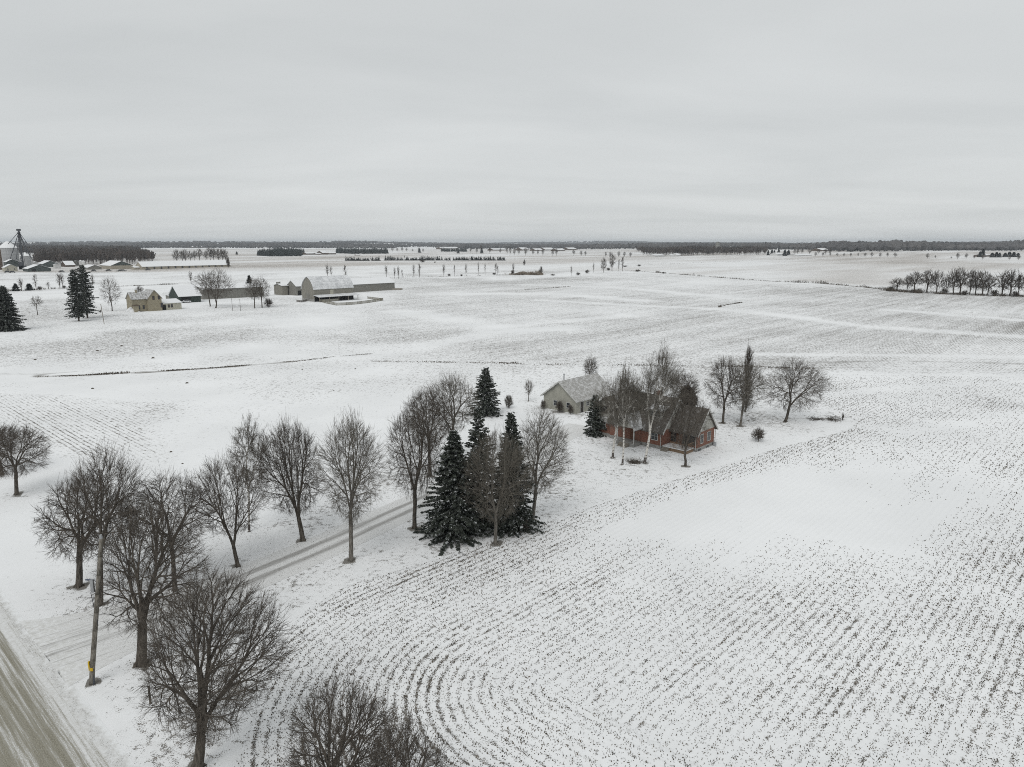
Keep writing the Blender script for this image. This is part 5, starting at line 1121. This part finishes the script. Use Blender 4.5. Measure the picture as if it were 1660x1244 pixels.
wood('spruce_block', 'long dark spruce band right of the far white roofs', pts((545, 411), (580, 412), (629, 411.5), (629, 408.5), (545, 408.5)), 9, 15, 10, kind='conifer')
wood('spruce_block', 'small dark evergreen patch left of the centre farms', pts((715, 408.5), (757, 408.5), (757, 406.5), (715, 406.5)), 12, 12, 12, kind='conifer')
def windbreak(label, segs, ytop, seed):
    """one clipped row of evergreens between two photo columns"""
    (a, ya), (b, yb) = segs; p, q = at(a, ya), at(b, yb); d = (q - p); L = d.length; d.normalize(); nn = Vector((-d.y, d.x, 0)) * 5
    P = [(v.x, v.y) for v in (p, q, q + nn, p + nn)]; wood('evergreen_windbreak', label, P, 1.9, height_to(p, ytop) * .97, seed, 'conifer', rscale=1.5); bpy.context.view_layer.update()
for k, (a, b) in enumerate(((560, 615), (622.5, 645.5), (648, 652.5), (655, 732), (734, 767), (768.5, 796.5), (798.5, 803), (807, 821.5))):
    lab = ['leftmost and separate long piece', 'short piece right of the first gap', 'tiny tuft between two longer pieces', 'longest piece in the middle', 'medium piece right of the longest', 'second medium piece right of the longest', 'tiny tuft near the right end', 'last piece at the right end'][k]
    o_ = windbreak(f'clipped evergreen windbreak across the far field, {lab}', ((a, 422.6 if k else 423), (b, 422.6 if k else 423)), 415.8, 30 + k)
for o_ in C.objects:
    if o_.name.startswith('evergreen_windbreak'): o_['category'] = 'windbreak'; o_['group'] = 'pieces of the evergreen windbreak'; del o_['kind']
def brush_line(name, label, px, width, ht, n, seed, mat=None, cat='brush'):
    P = [at(*q) for q in px]; rng = np.random.default_rng(seed); seg = rng.integers(0, len(P) - 1, n); t = rng.random(n); A_ = np.array([list(p) for p in P]); c = A_[seg] + (A_[seg + 1] - A_[seg]) * t[:, None]
    c[:, :2] += rng.normal(0, width / 2, (n, 2)); gate = vnoise(c[:, 0], c[:, 1], 4.5, seed) + .35 * vnoise(c[:, 0], c[:, 1], 26, seed + 9) > rng.uniform(.35, .9, n); c = c[gate]; n = len(c)
    hh = ht * (.3 + vnoise(c[:, 0], c[:, 1], 11, seed + 3) ** 2 * 1.5) * rng.uniform(.4, 1.1, n); e = c + np.stack([rng.normal(0, .35, n), rng.normal(0, .35, n), np.ones(n)], 1) * hh[:, None]; c[:, 2] = H(c[:, 0], c[:, 1]) - .1
    me = mesh_np(name, *combine([tubes(c, e, np.full(n, .10), np.full(n, .05), 3)]), mat or simple(name + '_stems', (.12, .10, .078), (.055, .047, .038), .3)); tag(link(bpy.data.objects.new(name, me)), label, cat, kind='stuff')
brush_line('fence_brush', 'ragged line of brush along the field edge falling to the right grove', [(1010, 439), (1060, 442), (1110, 446), (1160, 450), (1240, 456), (1330, 460), (1400, 466), (1450, 472)], 2.2, 1.5, 2600, 1)
brush_line('fence_brush', 'dark undergrowth line at the foot of the right grove', [(1440, 472), (1500, 476), (1580, 479), (1700, 482)], 4, 2.6, 3600, 2)
brush_line('fence_brush', 'thin brush line along the far field edge right of the crest', [(1010, 433), (1060, 429), (1140, 426), (1240, 422), (1330, 419)], 2.5, 1.1, 500, 3)
brush_line('fence_brush', 'low weeds along the fence line behind the grey barns', [(600, 451), (700, 449), (830, 446), (880, 446.5)], 1.5, 1.2, 700, 4)
brush_line('fence_brush', 'short curved strip of weeds on a snowy rise in the middle right field', [(1165, 498.5), (1178, 494.5), (1192, 492.5), (1203, 491)], .8, .9, 420, 5)
brush_line('fence_brush', 'low weeds along the ditch at the left of the farmyard', [(0, 472), (60, 470), (130, 467), (210, 464), (290, 461)], 1.2, 1.1, 1300, 6)
brush_line('tall_dead_grass', 'strip of tall tan dead grass on the crest left of the centre', [(824, 445.5), (850, 445.5), (879, 446)], 3.0, 3.6, 6000, 7, simple('tan_grass', (.30, .26, .21), (.20, .165, .13), .5), 'dead grass')
brush_line('fence_brush', 'scattered weed tufts in the snow on the centre slope', [(850, 470), (885, 468), (925, 465)], 1.0, 1.0, 260, 8)

# ------------------------------------------------------------------ farms and village far off
def roofs(rows, text, group, wall=BROWNW, cat='building'):
    for i, (a, b, py, ye, yr, D) in enumerate(sorted(rows)): fb('farm_building', f'{text}, {ORD[i]}', cat, a, b, py, ye, yr, D, 'x', wall, ROOFS, group)
roofs([(497, 511, 413.2, 411.2, 408.8, 25), (523, 532, 413, 410.3, 406.8, 30), (533.5, 545, 412.8, 410.8, 408, 25), (512.5, 521, 413.2, 411.6, 410.5, 15)], 'white roofed building between the two dark spruce blocks', 'buildings between the spruce blocks')
roofs([(308, 332, 402.3, 401, 399.2, 60), (336, 352, 401.8, 400.8, 399.2, 50)], 'long white roofed barn on the left horizon beyond the grove', 'barns on the left horizon')
roofs([(716, 744, 404.4, 403, 400.6, 40), (800, 822, 406.5, 405, 402.8, 35)], 'white roofed farm building left of the centre horizon', 'buildings left of the centre horizon')
roofs([(846, 858, 406.5, 404.6, 401.4, 35), (868, 880, 407, 405.4, 403, 30), (884, 899, 406.4, 404.8, 401.8, 35), (903, 916, 407.4, 405.8, 403.2, 30), (922, 935, 405.6, 404, 401.6, 35)], 'white roofed house of the village at the centre', 'village at the centre')
roofs([(1062, 1078, 417, 414.4, 412.6, 22), (1089, 1096, 416.2, 414.4, 412.8, 15), (1097, 1103, 416, 413.6, 411.2, 15)], 'pale shed in front of the dark wood strip', 'sheds before the dark wood', WHITEW)
roofs([(1135, 1148, 402.4, 401, 399, 45), (1150, 1162, 401.8, 400.4, 398, 45), (1168, 1180, 402, 400.8, 398.8, 45), (1186, 1200, 401.8, 400.6, 398.8, 45), (1207, 1224, 402.4, 401.2, 399.2, 45)], 'snowy roof of the hamlet around the tower', 'hamlet round the tower')
roofs([(1260, 1269, 415, 412.4, 410, 18), (1294, 1316, 416, 414.2, 412.2, 25)], 'low white roofed farmhouse beside dark spruces on the right', 'farmhouses on the right', WHITEW)
roofs([(1287, 1303, 404, 402.4, 400.2, 40), (1312, 1328, 404.2, 402.6, 400.6, 40), (1332, 1345, 407.4, 405.6, 402.6, 30)], 'snowy barn roof among trees by the right horizon', 'barns by the right horizon')
roofs([(1596, 1606, 416.6, 414.2, 412.4, 20)], 'small grey house between spruces near the right horizon', 'house near the right horizon', BROWNW)
roofs([(578, 584, 414.4, 413.6, 412.9, 10)], 'lone dark hut on the snow above the windbreak', 'hut', BROWNW)
p = at(1163, 404.5); tw = empty('tower', 'square grey tower rising over the dark wood at the horizon', 'tower', p, UR); m = ppm(p); hh = height_to(p, 392.2); w_ = 4.4 / m / 2
MB().box(-w_, w_, -w_, w_, -1, hh * .84).build('shaft', BARNW2, tw); MB().box(-w_ * .75, w_ * .75, -w_ * .75, w_ * .75, hh * .84 + .02, hh).build('head', BARNW2, tw)

# ------------------------------------------------------------------ the damp winter air
hz = MB().box(-15000, 15000, -15000, 15000, -14, 78).build('haze', new_mat('haze')[0]); tag(hz, kind='stuff'); hz['label'] = 'thin grey winter haze over the far fields'
hm = hz.data.materials[0]; hn = hm.node_tree; hn.nodes.clear(); ho = hn.nodes.new('ShaderNodeOutputMaterial'); hv = hn.nodes.new('ShaderNodeVolumePrincipled')
hv.inputs['Color'].default_value = (.84, .91, .98, 1); hv.inputs['Density'].default_value = 7.5e-5; hv.inputs['Anisotropy'].default_value = 0.0; hn.links.new(hv.outputs[0], ho.inputs['Volume'])
brush_line('ditch_grass', 'long dark line of dead grass along the ditch across the left fields', [(60, 611), (130, 609), (250, 603), (330, 598), (420, 591), (480, 586), (540, 579), (600, 574)], .9, .26, 3800, 21, None, 'dead grass')
brush_line('ditch_grass', 'thin dark line of dead grass along the field edge behind the brick house', [(600, 586), (760, 588), (900, 591), (1180, 594), (1320, 598)], 1.3, .20, 1800, 22, None, 'dead grass')
def clod(rows):
    for i, (px, py, w) in enumerate(rows):
        p = at(px, py); r = w / ppm(p) / 2; rng = random.Random(px); mb = MB(); k = 9; pr_ = []
        for a, b in ((1, 0), (.85, .35), (.5, .6), (.1, .68)): pr_.append((r * a, r * b))
        mb.lathe(0, 0, pr_, k); mb.v = [(x * rng.uniform(.8, 1.25), y * rng.uniform(.8, 1.25), z * rng.uniform(.8, 1.2)) for x, y, z in mb.v]
        o = mb.build('field_stone', BARK); o.location = p; tag(o, f'dark clod or stone on the open snow of the left field, {ORD[i]}', 'stone', 'dark stones on the left field')
clod(sorted([(158, 569, 3.5), (57, 583.5, 3.5), (150, 630.5, 4), (303, 621.5, 4.5), (197, 561.5, 4), (248, 581, 5), (277, 733, 4), (296, 752, 3), (576, 598.5, 3), (490, 599.5, 2.6), (541, 634, 2.5)]))
